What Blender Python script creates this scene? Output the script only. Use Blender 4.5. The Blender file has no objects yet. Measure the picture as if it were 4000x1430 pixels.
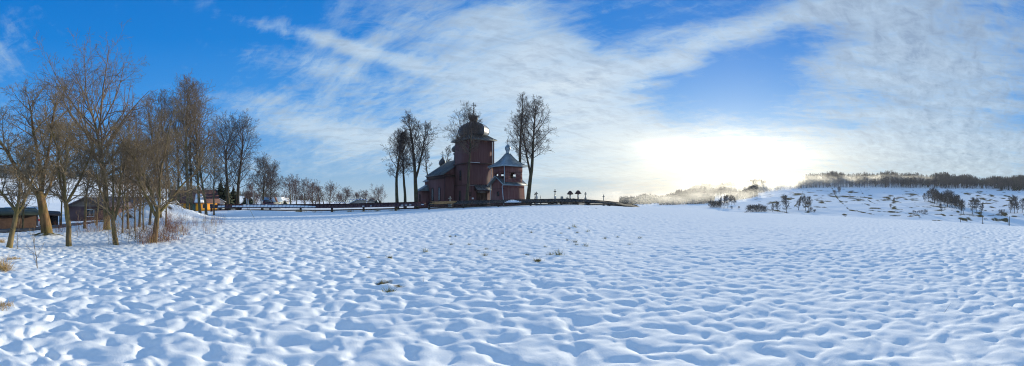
import bpy, math, random
import numpy as np
from mathutils import Vector

R = math.radians
SC = bpy.context.scene
COL = SC.collection
PXD = 4000 / 140.0            # photograph pixels per degree of view
HZ = 790.0                    # photograph row of the true horizon
EYE = 1.65
SUN_AZ, SUN_EL = 30.5, 10.8

def az_of(px): return R((px - 2000) / PXD)
def el_of(y): return R((HZ - y) / PXD)
def xy(px, r):
    a = az_of(px)
    return r * math.sin(a), r * math.cos(a)
def zz(y, r): return EYE + r * math.tan(el_of(y))

# ------------------------------------------------------------------ noise
_rs = np.random.RandomState(7)
_perm = np.concatenate([_rs.permutation(512)] * 3)
_ga = _rs.rand(512) * 2 * np.pi
_gx, _gy = np.cos(_ga), np.sin(_ga)
def perlin(x, y):
    xi, yi = np.floor(x).astype(np.int64), np.floor(y).astype(np.int64)
    xf, yf = x - xi, y - yi
    u = xf * xf * xf * (xf * (xf * 6 - 15) + 10); v = yf * yf * yf * (yf * (yf * 6 - 15) + 10)
    def g(ix, iy, dx, dy):
        h = _perm[_perm[ix & 511] + (iy & 511)] & 511
        return _gx[h] * dx + _gy[h] * dy
    a = g(xi, yi, xf, yf); b = g(xi + 1, yi, xf - 1, yf)
    c = g(xi, yi + 1, xf, yf - 1); d = g(xi + 1, yi + 1, xf - 1, yf - 1)
    return (a + u * (b - a) + v * ((c + u * (d - c)) - (a + u * (b - a)))) * 1.5
def fbm(x, y, o=4):
    s, a = 0, 1
    for i in range(o):
        s = s + a * perlin(x * 2 ** i + 17.3 * i, y * 2 ** i + 5.1 * i); a *= .5
    return s
def sstep(a, b, x):
    t = np.clip((x - a) / (b - a), 0, 1)
    return t * t * (3 - 2 * t)

# ------------------------------------------------------------------ terrain
def tab(pts):
    p = sorted(pts)
    return np.array([q[0] for q in p], float), np.array([q[1] for q in p], float)
T_rE = tab([(0, 60), (500, 66), (830, 71), (1300, 66), (1600, 62), (1850, 60), (2050, 62), (2240, 65), (2450, 72), (2600, 75), (2900, 70), (3300, 66), (3700, 62), (4000, 58)])
T_yE = tab([(0, 868), (250, 866), (430, 854), (560, 842), (700, 834), (830, 828), (1300, 829), (1600, 822), (1850, 812), (2050, 804), (2240, 799), (2450, 806), (2600, 809), (2750, 818), (2900, 827), (3100, 834), (3300, 843), (3500, 855), (3700, 861), (3850, 873), (4000, 882)])
T_125 = tab([(0, 0.0), (830, 0.1), (1300, 0.1), (1600, .5), (1850, .95), (2050, 1.15), (2240, 1.0), (2350, .2), (2450, -1.2), (2600, -3), (2900, -5), (3300, -7), (4000, -10)])
T_y250 = tab([(0, 800), (800, 800), (1200, 803), (1700, 808), (2400, 812), (2600, 814), (2900, 833), (3100, 841), (3300, 850), (3500, 861), (3700, 867), (4000, 884)])
T_y560 = tab([(0, 735), (200, 738), (400, 750), (600, 768), (800, 780), (1000, 790), (1200, 797), (1700, 803), (2300, 804), (2480, 802), (2600, 799), (2700, 796), (2800, 788), (2900, 778), (2960, 760), (3000, 753), (3130, 739), (3300, 739), (3540, 742), (3800, 742), (4000, 745)])
T_y780 = tab([(0, 668), (200, 676), (400, 694), (600, 726), (800, 750), (1000, 768), (1150, 778), (1300, 790), (1500, 797), (1700, 802), (2200, 804), (2400, 801), (2480, 797), (2600, 784), (2700, 759), (2800, 741), (2900, 735), (2960, 742), (3060, 730), (3150, 706), (3250, 698), (3540, 699), (3700, 704), (3800, 713), (4000, 715)])
LR0, LR1, NR = math.log(2.0), math.log(3200.0), 420
NA = 720
def build_table():
    az = np.linspace(-180, 180, NA, endpoint=False)
    px = np.clip(az * PXD + 2000, -300, 4300)
    it = lambda T: np.interp(px, *T)
    el = lambda y: np.radians((HZ - y) / PXD)
    rE = it(T_rE); zE = EYE + rE * np.tan(el(it(T_yE)))
    rr = [0 * rE + 2, rE * .25, rE * .5, rE * .75, rE, 0 * rE + 125, 0 * rE + 250, 0 * rE + 400, 0 * rE + 560, 0 * rE + 780, 0 * rE + 1000, 0 * rE + 1500, 0 * rE + 3200]
    z250 = EYE + 250 * np.tan(el(it(T_y250))); z560 = EYE + 560 * np.tan(el(it(T_y560))); z780 = EYE + 780 * np.tan(el(it(T_y780)))
    left = px < 2480
    z400 = np.where(left, z250 + (z560 - z250) * .42, z250 + (z560 - z250) * .47)
    zs = [0 * rE, zE * .13, zE * .36, zE * .68, zE, it(T_125), z250, z400, z560, z780, z780 - 6, z780 - 40, 0 * rE - 60]
    lr = np.linspace(LR0, LR1, NR)
    out = np.zeros((NA, NR))
    lrr = np.log(np.array(rr)); zs = np.array(zs)
    for i in range(NA):
        out[i] = np.interp(lr, lrr[:, i], zs[:, i])
    def blur(a, axis, s, wrap):
        k = np.exp(-.5 * (np.arange(-3 * s, 3 * s + 1) / s) ** 2); k /= k.sum()
        n = len(k) // 2
        pad = [(0, 0), (0, 0)]; pad[axis] = (n, n)
        b = np.pad(a, pad, mode='wrap' if wrap else 'edge')
        return np.apply_along_axis(lambda q: np.convolve(q, k, 'valid'), axis, b)
    out = blur(out, 1, 3, False)
    return blur(out, 0, 3, True)
TZ = build_table()
def base_z(x, y):
    x = np.asarray(x, float); y = np.asarray(y, float)
    r = np.hypot(x, y)
    a = (np.degrees(np.arctan2(x, y)) + 180) / 360 * NA
    l = np.clip((np.log(np.maximum(r, 2.0)) - LR0) / (LR1 - LR0) * (NR - 1), 0, NR - 1.001)
    i0 = np.floor(a).astype(int); fa = a - i0; i0 %= NA; i1 = (i0 + 1) % NA
    j = np.floor(l).astype(int); fl = l - j
    z = (TZ[i0, j] * (1 - fa) + TZ[i1, j] * fa) * (1 - fl) + (TZ[i0, j + 1] * (1 - fa) + TZ[i1, j + 1] * fa) * fl
    # earth and snow heap beside the left trees
    for (px, rr, h, sa, sr) in ((545, 38, 1.1, 2.8, 2.6), (610, 40, .85, 2.6, 2.6), (660, 40, 1.05, 2.4, 2.4), (715, 43, .7, 2.8, 2.5)):
        cx, cy = xy(px, rr)
        n = math.hypot(cx, cy); ux, uy = cx / n, cy / n
        dr = (x - cx) * ux + (y - cy) * uy; dl = (x - cx) * uy - (y - cy) * ux
        q = np.exp(-(dl / sa) ** 2 - (dr / sr) ** 2)
        z = z + h * q * (1 + .25 * perlin(x * .9, y * .9))
    # root mound of the old tree
    cx, cy = xy(181, 24)
    z = z + .28 * np.exp(-((x - cx) ** 2 + (y - cy) ** 2) / .9 ** 2)
    # bank of drifted snow in front of the fence's end
    for (px, rr, h) in ((930, 66, .35), (1060, 65, .25)):
        cx, cy = xy(px, rr)
        z = z + h * np.exp(-((x - cx) / 5) ** 2 - ((y - cy) / 2.0) ** 2)
    return z
STEPS = [(243, 1016), (228, 1052), (195, 1092), (214, 1128), (196, 1180), (210, 1222), (151, 1287), (196, 1363), (252, 985), (243, 962)]
def micro(x, y):
    r = np.hypot(x, y)
    px = np.degrees(np.arctan2(x, y)) * PXD + 2000
    wx = x + .10 * perlin(x * 1.7 + 3, y * 1.7); wy = y + .10 * perlin(x * 1.7, y * 1.7 + 9)
    ca, sa = math.cos(R(-25)), math.sin(R(-25))
    ax = wx * ca - wy * sa; ay = wx * sa + wy * ca
    n1 = perlin(ax * 2.8, ay * 3.1); n2 = perlin(ax * 5.4 + 40, ay * 5.8 + 11); n3 = perlin(ax * .6 + 9, ay * .7 + 70)
    n4 = perlin(ax * 9 + 4, ay * 9.5 + 1); n5 = perlin(ax * 2.0 + 21, ay * 2.2 + 33); big_ = perlin(x * .11 + 2, y * .11)
    h = (.040 * (n1 - .45 * np.sqrt(n1 * n1 + .004)) + .022 * np.sqrt(n5 * n5 + .02) + .0115 * (n2 - .3 * np.abs(n2))) * (.95 + .55 * big_) + .014 * n3 + .0025 * n4
    pit = np.clip(-n2 - .28, 0, 1) * np.clip(.8 - n1, 0, 1)
    h = h - .03 * pit
    left = sstep(900, 400, px) * sstep(9, 16, r)
    h = h * (1 - .45 * left) + left * .03 * fbm(x * 3.2, y * 3.2, 3)
    far = sstep(95, 160, r)
    h = h * (1 - far) * (1 - .35 * sstep(25, 70, r)) + far * .35 * fbm(x * .05, y * .05, 3)
    # the field's edge on the right is rougher
    jx = .035 * perlin(x * 9, y * 9 + 4); jy = .035 * perlin(x * 9 + 7, y * 9)
    for k, (sx, sy) in enumerate(STEPS):
        rr = EYE / math.tan(-el_of(sy)); cx, cy = xy(sx, rr)
        n = math.hypot(cx, cy); ux, uy = cx / n, cy / n
        t = .35 * math.sin(k * 2.1); ux, uy = ux * math.cos(t) - uy * math.sin(t), ux * math.sin(t) + uy * math.cos(t)
        dr = (x + jx - cx) * ux + (y + jy - cy) * uy; dl = (x + jx - cx) * uy - (y + jy - cy) * ux
        q = (dr / .15) ** 2 + (dl / .07) ** 2
        h = h - .085 * np.exp(-q ** 1.2) + .012 * np.exp(-((dr - .22) / .09) ** 2 - (dl / .1) ** 2) * (1 + 2 * n4)
    return h
def gz(x, y):
    s = np.isscalar(x)
    x = np.atleast_1d(np.asarray(x, float)); y = np.atleast_1d(np.asarray(y, float))
    z = base_z(x, y) + micro(x, y)
    return float(z[0]) if s else z
def place_on(px, y, r0=120, r1=600):
    """distance along the view column at which the hillside shows at photograph row y"""
    rs = np.linspace(r0, r1, 400); a = az_of(px)
    z = base_z(rs * math.sin(a), rs * math.cos(a))
    e = (z - EYE) / rs - math.tan(el_of(y))
    k = np.where(e >= 0)[0]
    return float(rs[k[0]]) if len(k) else r1

# ------------------------------------------------------------------ materials
def nodes_of(name):
    m = bpy.data.materials.new(name); m.use_nodes = True
    nt = m.node_tree; b = nt.nodes['Principled BSDF']
    return m, nt, b
def mix_rgb(nt, fac, a, b, blend='MIX'):
    n = nt.nodes.new('ShaderNodeMix'); n.data_type = 'RGBA'; n.blend_type = blend; n.clamp_factor = True
    for k, v in ((0, fac), (6, a), (7, b)):
        if isinstance(v, (int, float)): n.inputs[k].default_value = v
        elif isinstance(v, tuple): n.inputs[k].default_value = (*v, 1) if len(v) == 3 else v
        else: nt.links.new(v, n.inputs[k])
    return n.outputs[2]
def tex_noise(nt, scale, detail=4, vec=None, stretch=None, rough=.55, coord='Object'):
    tc = nt.nodes.new('ShaderNodeTexCoord'); v = vec or tc.outputs[coord]
    if stretch:
        mp = nt.nodes.new('ShaderNodeMapping'); mp.inputs['Scale'].default_value = stretch
        nt.links.new(v, mp.inputs['Vector']); v = mp.outputs[0]
    n = nt.nodes.new('ShaderNodeTexNoise'); n.inputs['Scale'].default_value = scale; n.inputs['Detail'].default_value = detail; n.inputs['Roughness'].default_value = rough
    nt.links.new(v, n.inputs['Vector'])
    return n.outputs['Fac']
def ramp(nt, fac, a, b):
    n = nt.nodes.new('ShaderNodeMapRange'); n.interpolation_type = 'SMOOTHSTEP'
    n.inputs['From Min'].default_value = a; n.inputs['From Max'].default_value = b
    nt.links.new(fac, n.inputs['Value'])
    return n.outputs['Result']
def bump(nt, b, h, strength, dist):
    n = nt.nodes.new('ShaderNodeBump'); n.inputs['Strength'].default_value = strength; n.inputs['Distance'].default_value = dist
    nt.links.new(h, n.inputs['Height']); nt.links.new(n.outputs[0], b.inputs['Normal'])
def noisy(name, c1, c2, scale=3, rough=.8, stretch=None, bmp=0, bdist=.02, lo=.35, hi=.65, metal=0, spec=.3):
    m, nt, b = nodes_of(name)
    f = tex_noise(nt, scale, 5, stretch=stretch)
    nt.links.new(mix_rgb(nt, ramp(nt, f, lo, hi), c1, c2), b.inputs['Base Color'])
    b.inputs['Roughness'].default_value = rough; b.inputs['Metallic'].default_value = metal
    b.inputs['Specular IOR Level'].default_value = spec
    if bmp: bump(nt, b, f, bmp, bdist)
    return m
def boards(name, c1, c2, pitch=.17, gap=.1, axis='xy', worn=(.2, .14, .12), wornamt=.35, rough=.75):
    """vertical boarding: boards run up, the seams are real width"""
    m, nt, b = nodes_of(name)
    tc = nt.nodes.new('ShaderNodeTexCoord'); sp = nt.nodes.new('ShaderNodeSeparateXYZ')
    nt.links.new(tc.outputs['Object'], sp.inputs[0])
    def M(op, a, c):
        n = nt.nodes.new('ShaderNodeMath'); n.operation = op
        for i, v in enumerate((a, c)):
            if isinstance(v, (int, float)): n.inputs[i].default_value = v
            else: nt.links.new(v, n.inputs[i])
        return n.outputs[0]
    s = M('ADD', sp.outputs['X'], sp.outputs['Y']) if axis == 'xy' else sp.outputs['Z']
    s = M('DIVIDE', s, pitch)
    fr = M('FRACT', s, 0); idn = M('FLOOR', s, 0)
    wn = nt.nodes.new('ShaderNodeTexWhiteNoise'); wn.noise_dimensions = '1D'; nt.links.new(idn, wn.inputs['W'])
    st = (9, 9, .35) if axis == 'xy' else (.35, .35, 9)
    f = tex_noise(nt, 1.3, 5, stretch=st)
    f2 = tex_noise(nt, .45, 3)
    c = mix_rgb(nt, ramp(nt, f, .3, .7), c1, c2)
    c = mix_rgb(nt, M('MULTIPLY', wn.outputs['Value'], .35), c, tuple(q * .55 for q in c1))
    w = M('MULTIPLY', ramp(nt, f2, .48, .75), wornamt)
    c = mix_rgb(nt, M('MULTIPLY', w, ramp(nt, f, .35, .6)), c, worn)
    g = M('LESS_THAN', fr, gap)
    c = mix_rgb(nt, M('MULTIPLY', g, .6), c, tuple(q * .25 for q in c1))
    nt.links.new(c, b.inputs['Base Color'])
    b.inputs['Roughness'].default_value = rough; b.inputs['Specular IOR Level'].default_value = .25
    bump(nt, b, M('SUBTRACT', f, g), .5, .015)
    return m
def bark(name, c1, c2, moss=None, mossamt=.5):
    m, nt, b = nodes_of(name)
    f = tex_noise(nt, 7, 6, stretch=(1, 1, .25), rough=.65)
    c = mix_rgb(nt, ramp(nt, f, .35, .65), c1, c2)
    if moss:
        f2 = tex_noise(nt, 1.6, 4)
        n = nt.nodes.new('ShaderNodeMath'); n.operation = 'MULTIPLY'; n.inputs[1].default_value = mossamt
        nt.links.new(ramp(nt, f2, .42, .62), n.inputs[0])
        c = mix_rgb(nt, n.outputs[0], c, moss)
    nt.links.new(c, b.inputs['Base Color']); b.inputs['Roughness'].default_value = .9; b.inputs['Specular IOR Level'].default_value = .15
    bump(nt, b, f, .8, .03)
    return m
def plain(name, c, rough=.6, metal=0, spec=.4):
    return noisy(name, tuple(q * .88 for q in c), tuple(min(1, q * 1.1) for q in c), 2.5, rough, metal=metal, spec=spec)

M = {}
M['church'] = boards('red_brown_boarding', (.118, .044, .043), (.18, .083, .08), .17, .1, worn=(.14, .085, .082))
M['belfry'] = boards('faded_red_boarding', (.145, .052, .05), (.225, .10, .096), .15, .1, worn=(.24, .19, .185), wornamt=.6)
M['dark_trim'] = noisy('dark_trim', (.035, .018, .018), (.06, .03, .028), 4)
M['dome'] = noisy('dark_sheet_metal', (.05, .052, .056), (.10, .10, .105), 1.2, .5, metal=.35)
M['dome_pale'] = noisy('pale_sheet_metal', (.34, .32, .29), (.5, .47, .42), 2, .4, metal=.6)
M['roof_grey'] = noisy('grey_green_roof_metal', (.075, .09, .095), (.13, .15, .155), 1.5, .4, metal=.5)
M['canopy'] = noisy('weathered_canopy_metal', (.07, .08, .085), (.2, .2, .2), 3, .5, metal=.4)
M['zinc'] = noisy('pale_blue_zinc', (.22, .29, .34), (.32, .40, .45), 1.5, .38, metal=.55)
M['pipe'] = plain('pale_downpipe', (.42, .5, .56), .4, .5)
M['iron'] = plain('dark_iron', (.03, .03, .033), .5, .6)
M['glass'] = noisy('old_window_glass', (.16, .18, .2), (.36, .39, .42), 6, .15, lo=.45, hi=.55, spec=.6)
M['dark_glass'] = noisy('dark_window_glass', (.02, .024, .03), (.05, .06, .07), 3, .1, spec=.6)
M['white_frame'] = plain('white_frame', (.6, .6, .58))
M['door'] = boards('dark_door_planks', (.05, .028, .02), (.085, .05, .036), .3, .06)
M['notice'] = plain('white_notice', (.75, .77, .8))
M['snowcap'] = noisy('settled_snow', (.82, .84, .87), (.9, .91, .93), 6, .6, bmp=.3, bdist=.02)
M['maroon'] = noisy('maroon_sheet', (.055, .022, .026), (.085, .036, .04), 1.1, .45, metal=.2, spec=.4)
M['maroon_wood'] = noisy('maroon_wood', (.045, .02, .02), (.075, .035, .032), 5)
M['shingle'] = noisy('old_grey_boards', (.035, .032, .03), (.09, .083, .08), 6, .85)
M['log'] = noisy('old_log', (.05, .04, .034), (.12, .1, .085), 4, .9)
M['lumber'] = noisy('new_lumber', (.5, .27, .11), (.62, .38, .19), 4, .7)
M['stone'] = noisy('weathered_stone', (.17, .165, .15), (.34, .33, .3), 5, .85)
M['stone_pale'] = noisy('pale_stone', (.42, .41, .38), (.56, .55, .52), 4, .85)
M['stone_dark'] = noisy('dark_granite', (.05, .05, .052), (.11, .11, .112), 6, .5)
M['cross_roof'] = noisy('brown_cross_roof', (.05, .028, .028), (.085, .05, .048), 4)
M['orange'] = noisy('orange_render', (.9, .36, .02), (.95, .43, .03), 1.0, .8)
M['teal'] = plain('grey_green_door', (.07, .15, .13))
M['brown_roof'] = noisy('brown_roof_tiles', (.09, .04, .035), (.15, .07, .06), 2, .7)
M['barn'] = boards('brown_barn_boards', (.085, .045, .045), (.13, .075, .07), .2, .1, worn=(.22, .17, .15))
M['barn_front'] = noisy('brown_render', (.10, .055, .055), (.135, .075, .072), .8, .85)
M['gable_wood'] = boards('grey_gable_boards', (.17, .13, .1), (.28, .22, .18), .16, .1)
M['barn_roof'] = noisy('purple_brown_roof', (.07, .05, .06), (.105, .08, .09), 1, .6)
M['brick'] = noisy('brown_shed_wall', (.10, .06, .045), (.15, .09, .065), 3, .85)
M['green_roof'] = noisy('dark_green_roof', (.02, .035, .03), (.05, .07, .06), 2, .7)
M['tar'] = noisy('dark_shed_boards', (.03, .026, .028), (.055, .045, .045), 3, .8)
M['slate'] = noisy('blue_grey_roof', (.035, .04, .055), (.07, .08, .1), 2, .6)
M['cream'] = noisy('cream_wall', (.55, .52, .42), (.66, .63, .54), 1, .85)
M['rust'] = noisy('rust_brown_panel', (.25, .09, .04), (.33, .14, .07), 3, .8)
M['grey_wall'] = noisy('grey_boards', (.12, .115, .11), (.2, .19, .18), 2, .85, stretch=(8, 8, .5))
M['blue_roof'] = noisy('pale_blue_roof_sheet', (.28, .36, .44), (.36, .44, .5), 1, .4, metal=.3)
M['red'] = plain('red_paint', (.5, .03, .03))
M['white'] = plain('white_paint', (.78, .78, .76))
M['blue'] = plain('blue_paint', (.03, .09, .32))
M['car'] = plain('dark_red_car_paint', (.07, .02, .025), .25, .3)
M['rubber'] = plain('black_rubber', (.015, .015, .015))
M['lamp'] = plain('headlamp_glass', (.6, .6, .6), .15)
M['pole'] = noisy('grey_pole_wood', (.1, .085, .07), (.2, .175, .15), 4, .85)
M['bin'] = plain('dark_blue_bin', (.03, .045, .07))
M['asphalt'] = noisy('wet_asphalt', (.05, .05, .05), (.11, .10, .09), 1.4, .75)
M['bark_orchard'] = bark('orchard_bark', (.12, .085, .045), (.24, .17, .09), (.15, .14, .04), .5)
M['bark_old'] = bark('old_trunk_bark', (.10, .06, .03), (.24, .14, .065), (.13, .13, .035), .4)
M['bark_tall'] = bark('tall_tree_bark', (.105, .08, .05), (.21, .16, .095), (.14, .15, .05), .4)
M['twig_orchard'] = noisy('orchard_twigs', (.135, .10, .06), (.235, .175, .105), 2.0, .85)
M['twig_tall'] = noisy('grey_brown_twigs', (.13, .095, .065), (.22, .16, .11), 2.0, .85)
M['bark_dark'] = bark('dark_bark', (.035, .028, .023), (.08, .062, .045), (.1, .11, .04), .35)
M['twig_dark'] = noisy('dark_twigs', (.055, .042, .038), (.11, .085, .075), 2.0, .85)
M['twig_pink'] = noisy('reddish_twigs', (.11, .068, .06), (.17, .11, .1), 2.0, .85)
M['twig_far'] = noisy('far_twigs', (.055, .05, .05), (.1, .088, .085), .5, .9)
M['needle'] = noisy('dark_needles', (.014, .024, .015), (.04, .055, .03), 1.5, .9)
M['cane'] = noisy('red_brown_canes', (.17, .07, .045), (.3, .15, .09), 3, .8)
M['straw'] = noisy('dry_straw', (.34, .22, .09), (.48, .34, .16), 3, .9)
M['deadleaf'] = noisy('dead_leaves', (.12, .06, .03), (.2, .11, .06), 5, .9)
M['moss'] = noisy('moss_and_earth', (.09, .075, .02), (.2, .16, .045), 5, .95, bmp=1, bdist=.05)
M['greengrass'] = noisy('winter_grass', (.14, .14, .04), (.3, .27, .09), 4, .9)
M['drygrass'] = noisy('field_grass_blades', (.13, .12, .035), (.3, .24, .09), 4, .9)

def snow_ground():
    m, nt, b = nodes_of('snow_field')
    at = nt.nodes.new('ShaderNodeAttribute'); at.attribute_name = 'bare'
    at2 = nt.nodes.new('ShaderNodeAttribute'); at2.attribute_name = 'green'
    tc = nt.nodes.new('ShaderNodeTexCoord')
    fine = tex_noise(nt, 55, 4, rough=.7)
    mid = tex_noise(nt, 9, 5)
    snow = mix_rgb(nt, ramp(nt, mid, .35, .65), (.84, .85, .85), (.90, .905, .90))
    earth = mix_rgb(nt, ramp(nt, mid, .35, .65), (.055, .04, .022), (.15, .11, .055))
    grass = mix_rgb(nt, ramp(nt, mid, .35, .65), (.05, .055, .02), (.12, .115, .045))
    g = mix_rgb(nt, at2.outputs['Fac'], earth, grass)
    a = nt.nodes.new('ShaderNodeMath'); a.operation = 'ADD'
    s = nt.nodes.new('ShaderNodeMath'); s.operation = 'MULTIPLY_ADD'; s.inputs[1].default_value = .5; s.inputs[2].default_value = -.25
    nt.links.new(fine, s.inputs[0]); nt.links.new(s.outputs[0], a.inputs[0]); nt.links.new(at.outputs['Fac'], a.inputs[1])
    nt.links.new(mix_rgb(nt, ramp(nt, a.outputs[0], .36, .78), snow, g), b.inputs['Base Color'])
    b.inputs['Roughness'].default_value = .75; b.inputs['Specular IOR Level'].default_value = 0.0
    bump(nt, b, fine, .4, .012)
    return m
M['snow'] = snow_ground()

# ------------------------------------------------------------------ mesh builder
class MB:
    def __init__(s): s.v = []; s.f = []; s.n = 0
    def add(s, V, F):
        V = np.asarray(V, float).reshape(-1, 3); F = np.asarray(F, np.int64)
        s.v.append(V); s.f.append(F + s.n); s.n += len(V); return s
    def box(s, x0, x1, y0, y1, z0, z1):
        V = [(x, y, z) for z in (z0, z1) for y in (y0, y1) for x in (x0, x1)]
        return s.add(V, [(0, 2, 3, 1), (4, 5, 7, 6), (0, 1, 5, 4), (2, 6, 7, 3), (0, 4, 6, 2), (1, 3, 7, 5)])
    def bar(s, p, q, w, h=None, up=(0, 0, 1)):
        h = h or w; p = Vector(p); q = Vector(q); t = (q - p).normalized(); u = Vector(up)
        if abs(t.dot(u)) > .98: u = Vector((0, 1, 0))
        a = t.cross(u).normalized() * w / 2; c = a.cross(t).normalized() * h / 2
        V = [tuple(b + i * a + j * c) for b in (p, q) for i, j in ((-1, -1), (1, -1), (1, 1), (-1, 1))]
        return s.add(V, [(0, 3, 2, 1), (4, 5, 6, 7), (0, 1, 5, 4), (1, 2, 6, 5), (2, 3, 7, 6), (3, 0, 4, 7)])
    def poly(s, pts, d):
        """convex polygon extruded by vector d"""
        n = len(pts); A = [tuple(p) for p in pts]; B = [tuple(Vector(p) + Vector(d)) for p in pts]
        s.add(A + B, [(i, (i + 1) % n, (i + 1) % n + n, i + n) for i in range(n)])
        b = s.n - 2 * n
        for i in range(1, n - 1):
            s.f.append(np.array([(b, b + i + 1, b + i), (b + n, b + n + i, b + n + i + 1)]))
        return s
    def lathe(s, prof, n=16, c=(0, 0), rot=0, sx=1, sy=1, skip=()):
        V = []; m = len(prof)
        for r, z in prof:
            for k in range(n):
                a = rot + 2 * math.pi * k / n
                V.append((c[0] + r * math.cos(a) * sx, c[1] + r * math.sin(a) * sy, z))
        F = [(i * n + k, i * n + (k + 1) % n, (i + 1) * n + (k + 1) % n, (i + 1) * n + k) for i in range(m - 1) for k in range(n) if k not in skip]
        return s.add(V, F)
    def tubes(s, P, rad, k):
        """P (B,n,3) polylines, rad (B,n) radii, k sides"""
        P = np.asarray(P, float); B, n, _ = P.shape
        T = np.empty_like(P); T[:, 1:-1] = P[:, 2:] - P[:, :-2]; T[:, 0] = P[:, 1] - P[:, 0]; T[:, -1] = P[:, -1] - P[:, -2]
        T /= np.linalg.norm(T, axis=2, keepdims=True) + 1e-9
        D = P[:, -1] - P[:, 0]; D /= np.linalg.norm(D, axis=1, keepdims=True) + 1e-9
        ref = np.where(np.abs(D[:, 2:3]) > .75, np.array([[1., 0, 0]]), np.array([[0, 0, 1.]]))
        a = np.cross(T, ref[:, None, :]); a /= np.linalg.norm(a, axis=2, keepdims=True) + 1e-9
        b = np.cross(T, a)
        th = 2 * np.pi * np.arange(k) / k
        V = P[:, :, None, :] + np.asarray(rad)[:, :, None, None] * (np.cos(th)[None, None, :, None] * a[:, :, None, :] + np.sin(th)[None, None, :, None] * b[:, :, None, :])
        i = np.arange(n - 1)[:, None]; j = np.arange(k)[None, :]
        q = np.stack([i * k + j, i * k + (j + 1) % k, (i + 1) * k + (j + 1) % k, (i + 1) * k + j], -1).reshape(-1, 4)
        F = (np.arange(B) * n * k)[:, None, None] + q[None]
        return s.add(V.reshape(-1, 3), F.reshape(-1, 4))
    def build(s, name, mat, parent=None, smooth=False):
        me = bpy.data.meshes.new(name)
        V = np.concatenate(s.v); cnt = []; lo = []
        for F in s.f:
            cnt.append(np.full(len(F), F.shape[1])); lo.append(F.reshape(-1))
        cnt = np.concatenate(cnt); lo = np.concatenate(lo)
        me.vertices.add(len(V)); me.vertices.foreach_set('co', V.astype(np.float32).ravel())
        me.loops.add(len(lo)); me.loops.foreach_set('vertex_index', lo.astype(np.int32))
        me.polygons.add(len(cnt))
        st = np.concatenate([[0], np.cumsum(cnt)[:-1]])
        me.polygons.foreach_set('loop_start', st.astype(np.int32))
        if smooth: me.polygons.foreach_set('use_smooth', np.ones(len(cnt), bool))
        me.update(calc_edges=True)
        if mat is not None: me.materials.append(M[mat] if isinstance(mat, str) else mat)
        o = bpy.data.objects.new(name, me); COL.objects.link(o)
        if parent is not None: o.parent = parent
        return o

def _pieces(s, name, mat, parent=None, smooth=False):
    """like build, but every separate piece becomes an object of its own"""
    n = len(s.v); off = np.concatenate([[0], np.cumsum([len(v) for v in s.v])]); root = list(range(n))
    lo = [v.min(0) - .015 for v in s.v]; hi = [v.max(0) + .015 for v in s.v]
    def find(i):
        while root[i] != i: i = root[i]
        return i
    for i in range(n):
        for j in range(i):
            if np.all(lo[i] < hi[j]) and np.all(lo[j] < hi[i]): root[find(i)] = find(j)
    groups = {}
    for i in range(n): groups.setdefault(find(i), MB())
    new = {}
    for i in range(n):
        g = groups[find(i)]; new[i] = g.n; g.v.append(s.v[i]); g.n += len(s.v[i])
    for F in s.f:
        if not len(F): continue
        c = int(np.searchsorted(off, F.min(), side='right') - 1)
        groups[find(c)].f.append(F - off[c] + new[c])
    out = [g.build(name, mat, parent, smooth) for g in groups.values()]
    return out[0]
MB.pieces = _pieces

def tag(o, label=None, cat=None, group=None, kind=None):
    if label: o['label'] = label
    if cat: o['category'] = cat
    if group: o['group'] = group
    if kind: o['kind'] = kind
    return o
def thing(name, label, cat, loc=(0, 0, 0), rz=0, group=None):
    o = bpy.data.objects.new(name, None); COL.objects.link(o)
    o.location = loc; o.rotation_euler = (0, 0, rz); o.empty_display_size = .3
    return tag(o, label, cat, group)
def copy_tree(o, parent=None):
    kids = [c for c in COL.objects if c.parent == o]
    c = o.copy(); COL.objects.link(c); c.parent = parent
    for k in kids: copy_tree(k, c)
    return c

# ------------------------------------------------------------------ camera
cam = bpy.data.cameras.new('camera'); co = bpy.data.objects.new('camera', cam); COL.objects.link(co)
co.location = (0, 0, EYE); co.rotation_euler = (R(90), 0, 0)
cam.type = 'PANO'; cam.panorama_type = 'EQUIRECTANGULAR'
cam.longitude_min, cam.longitude_max = R(-70), R(70)
cam.latitude_max = R(HZ / PXD); cam.latitude_min = -R((1430 - HZ) / PXD)
cam.clip_end = 9000; cam.clip_start = .05
SC.camera = co

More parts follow.
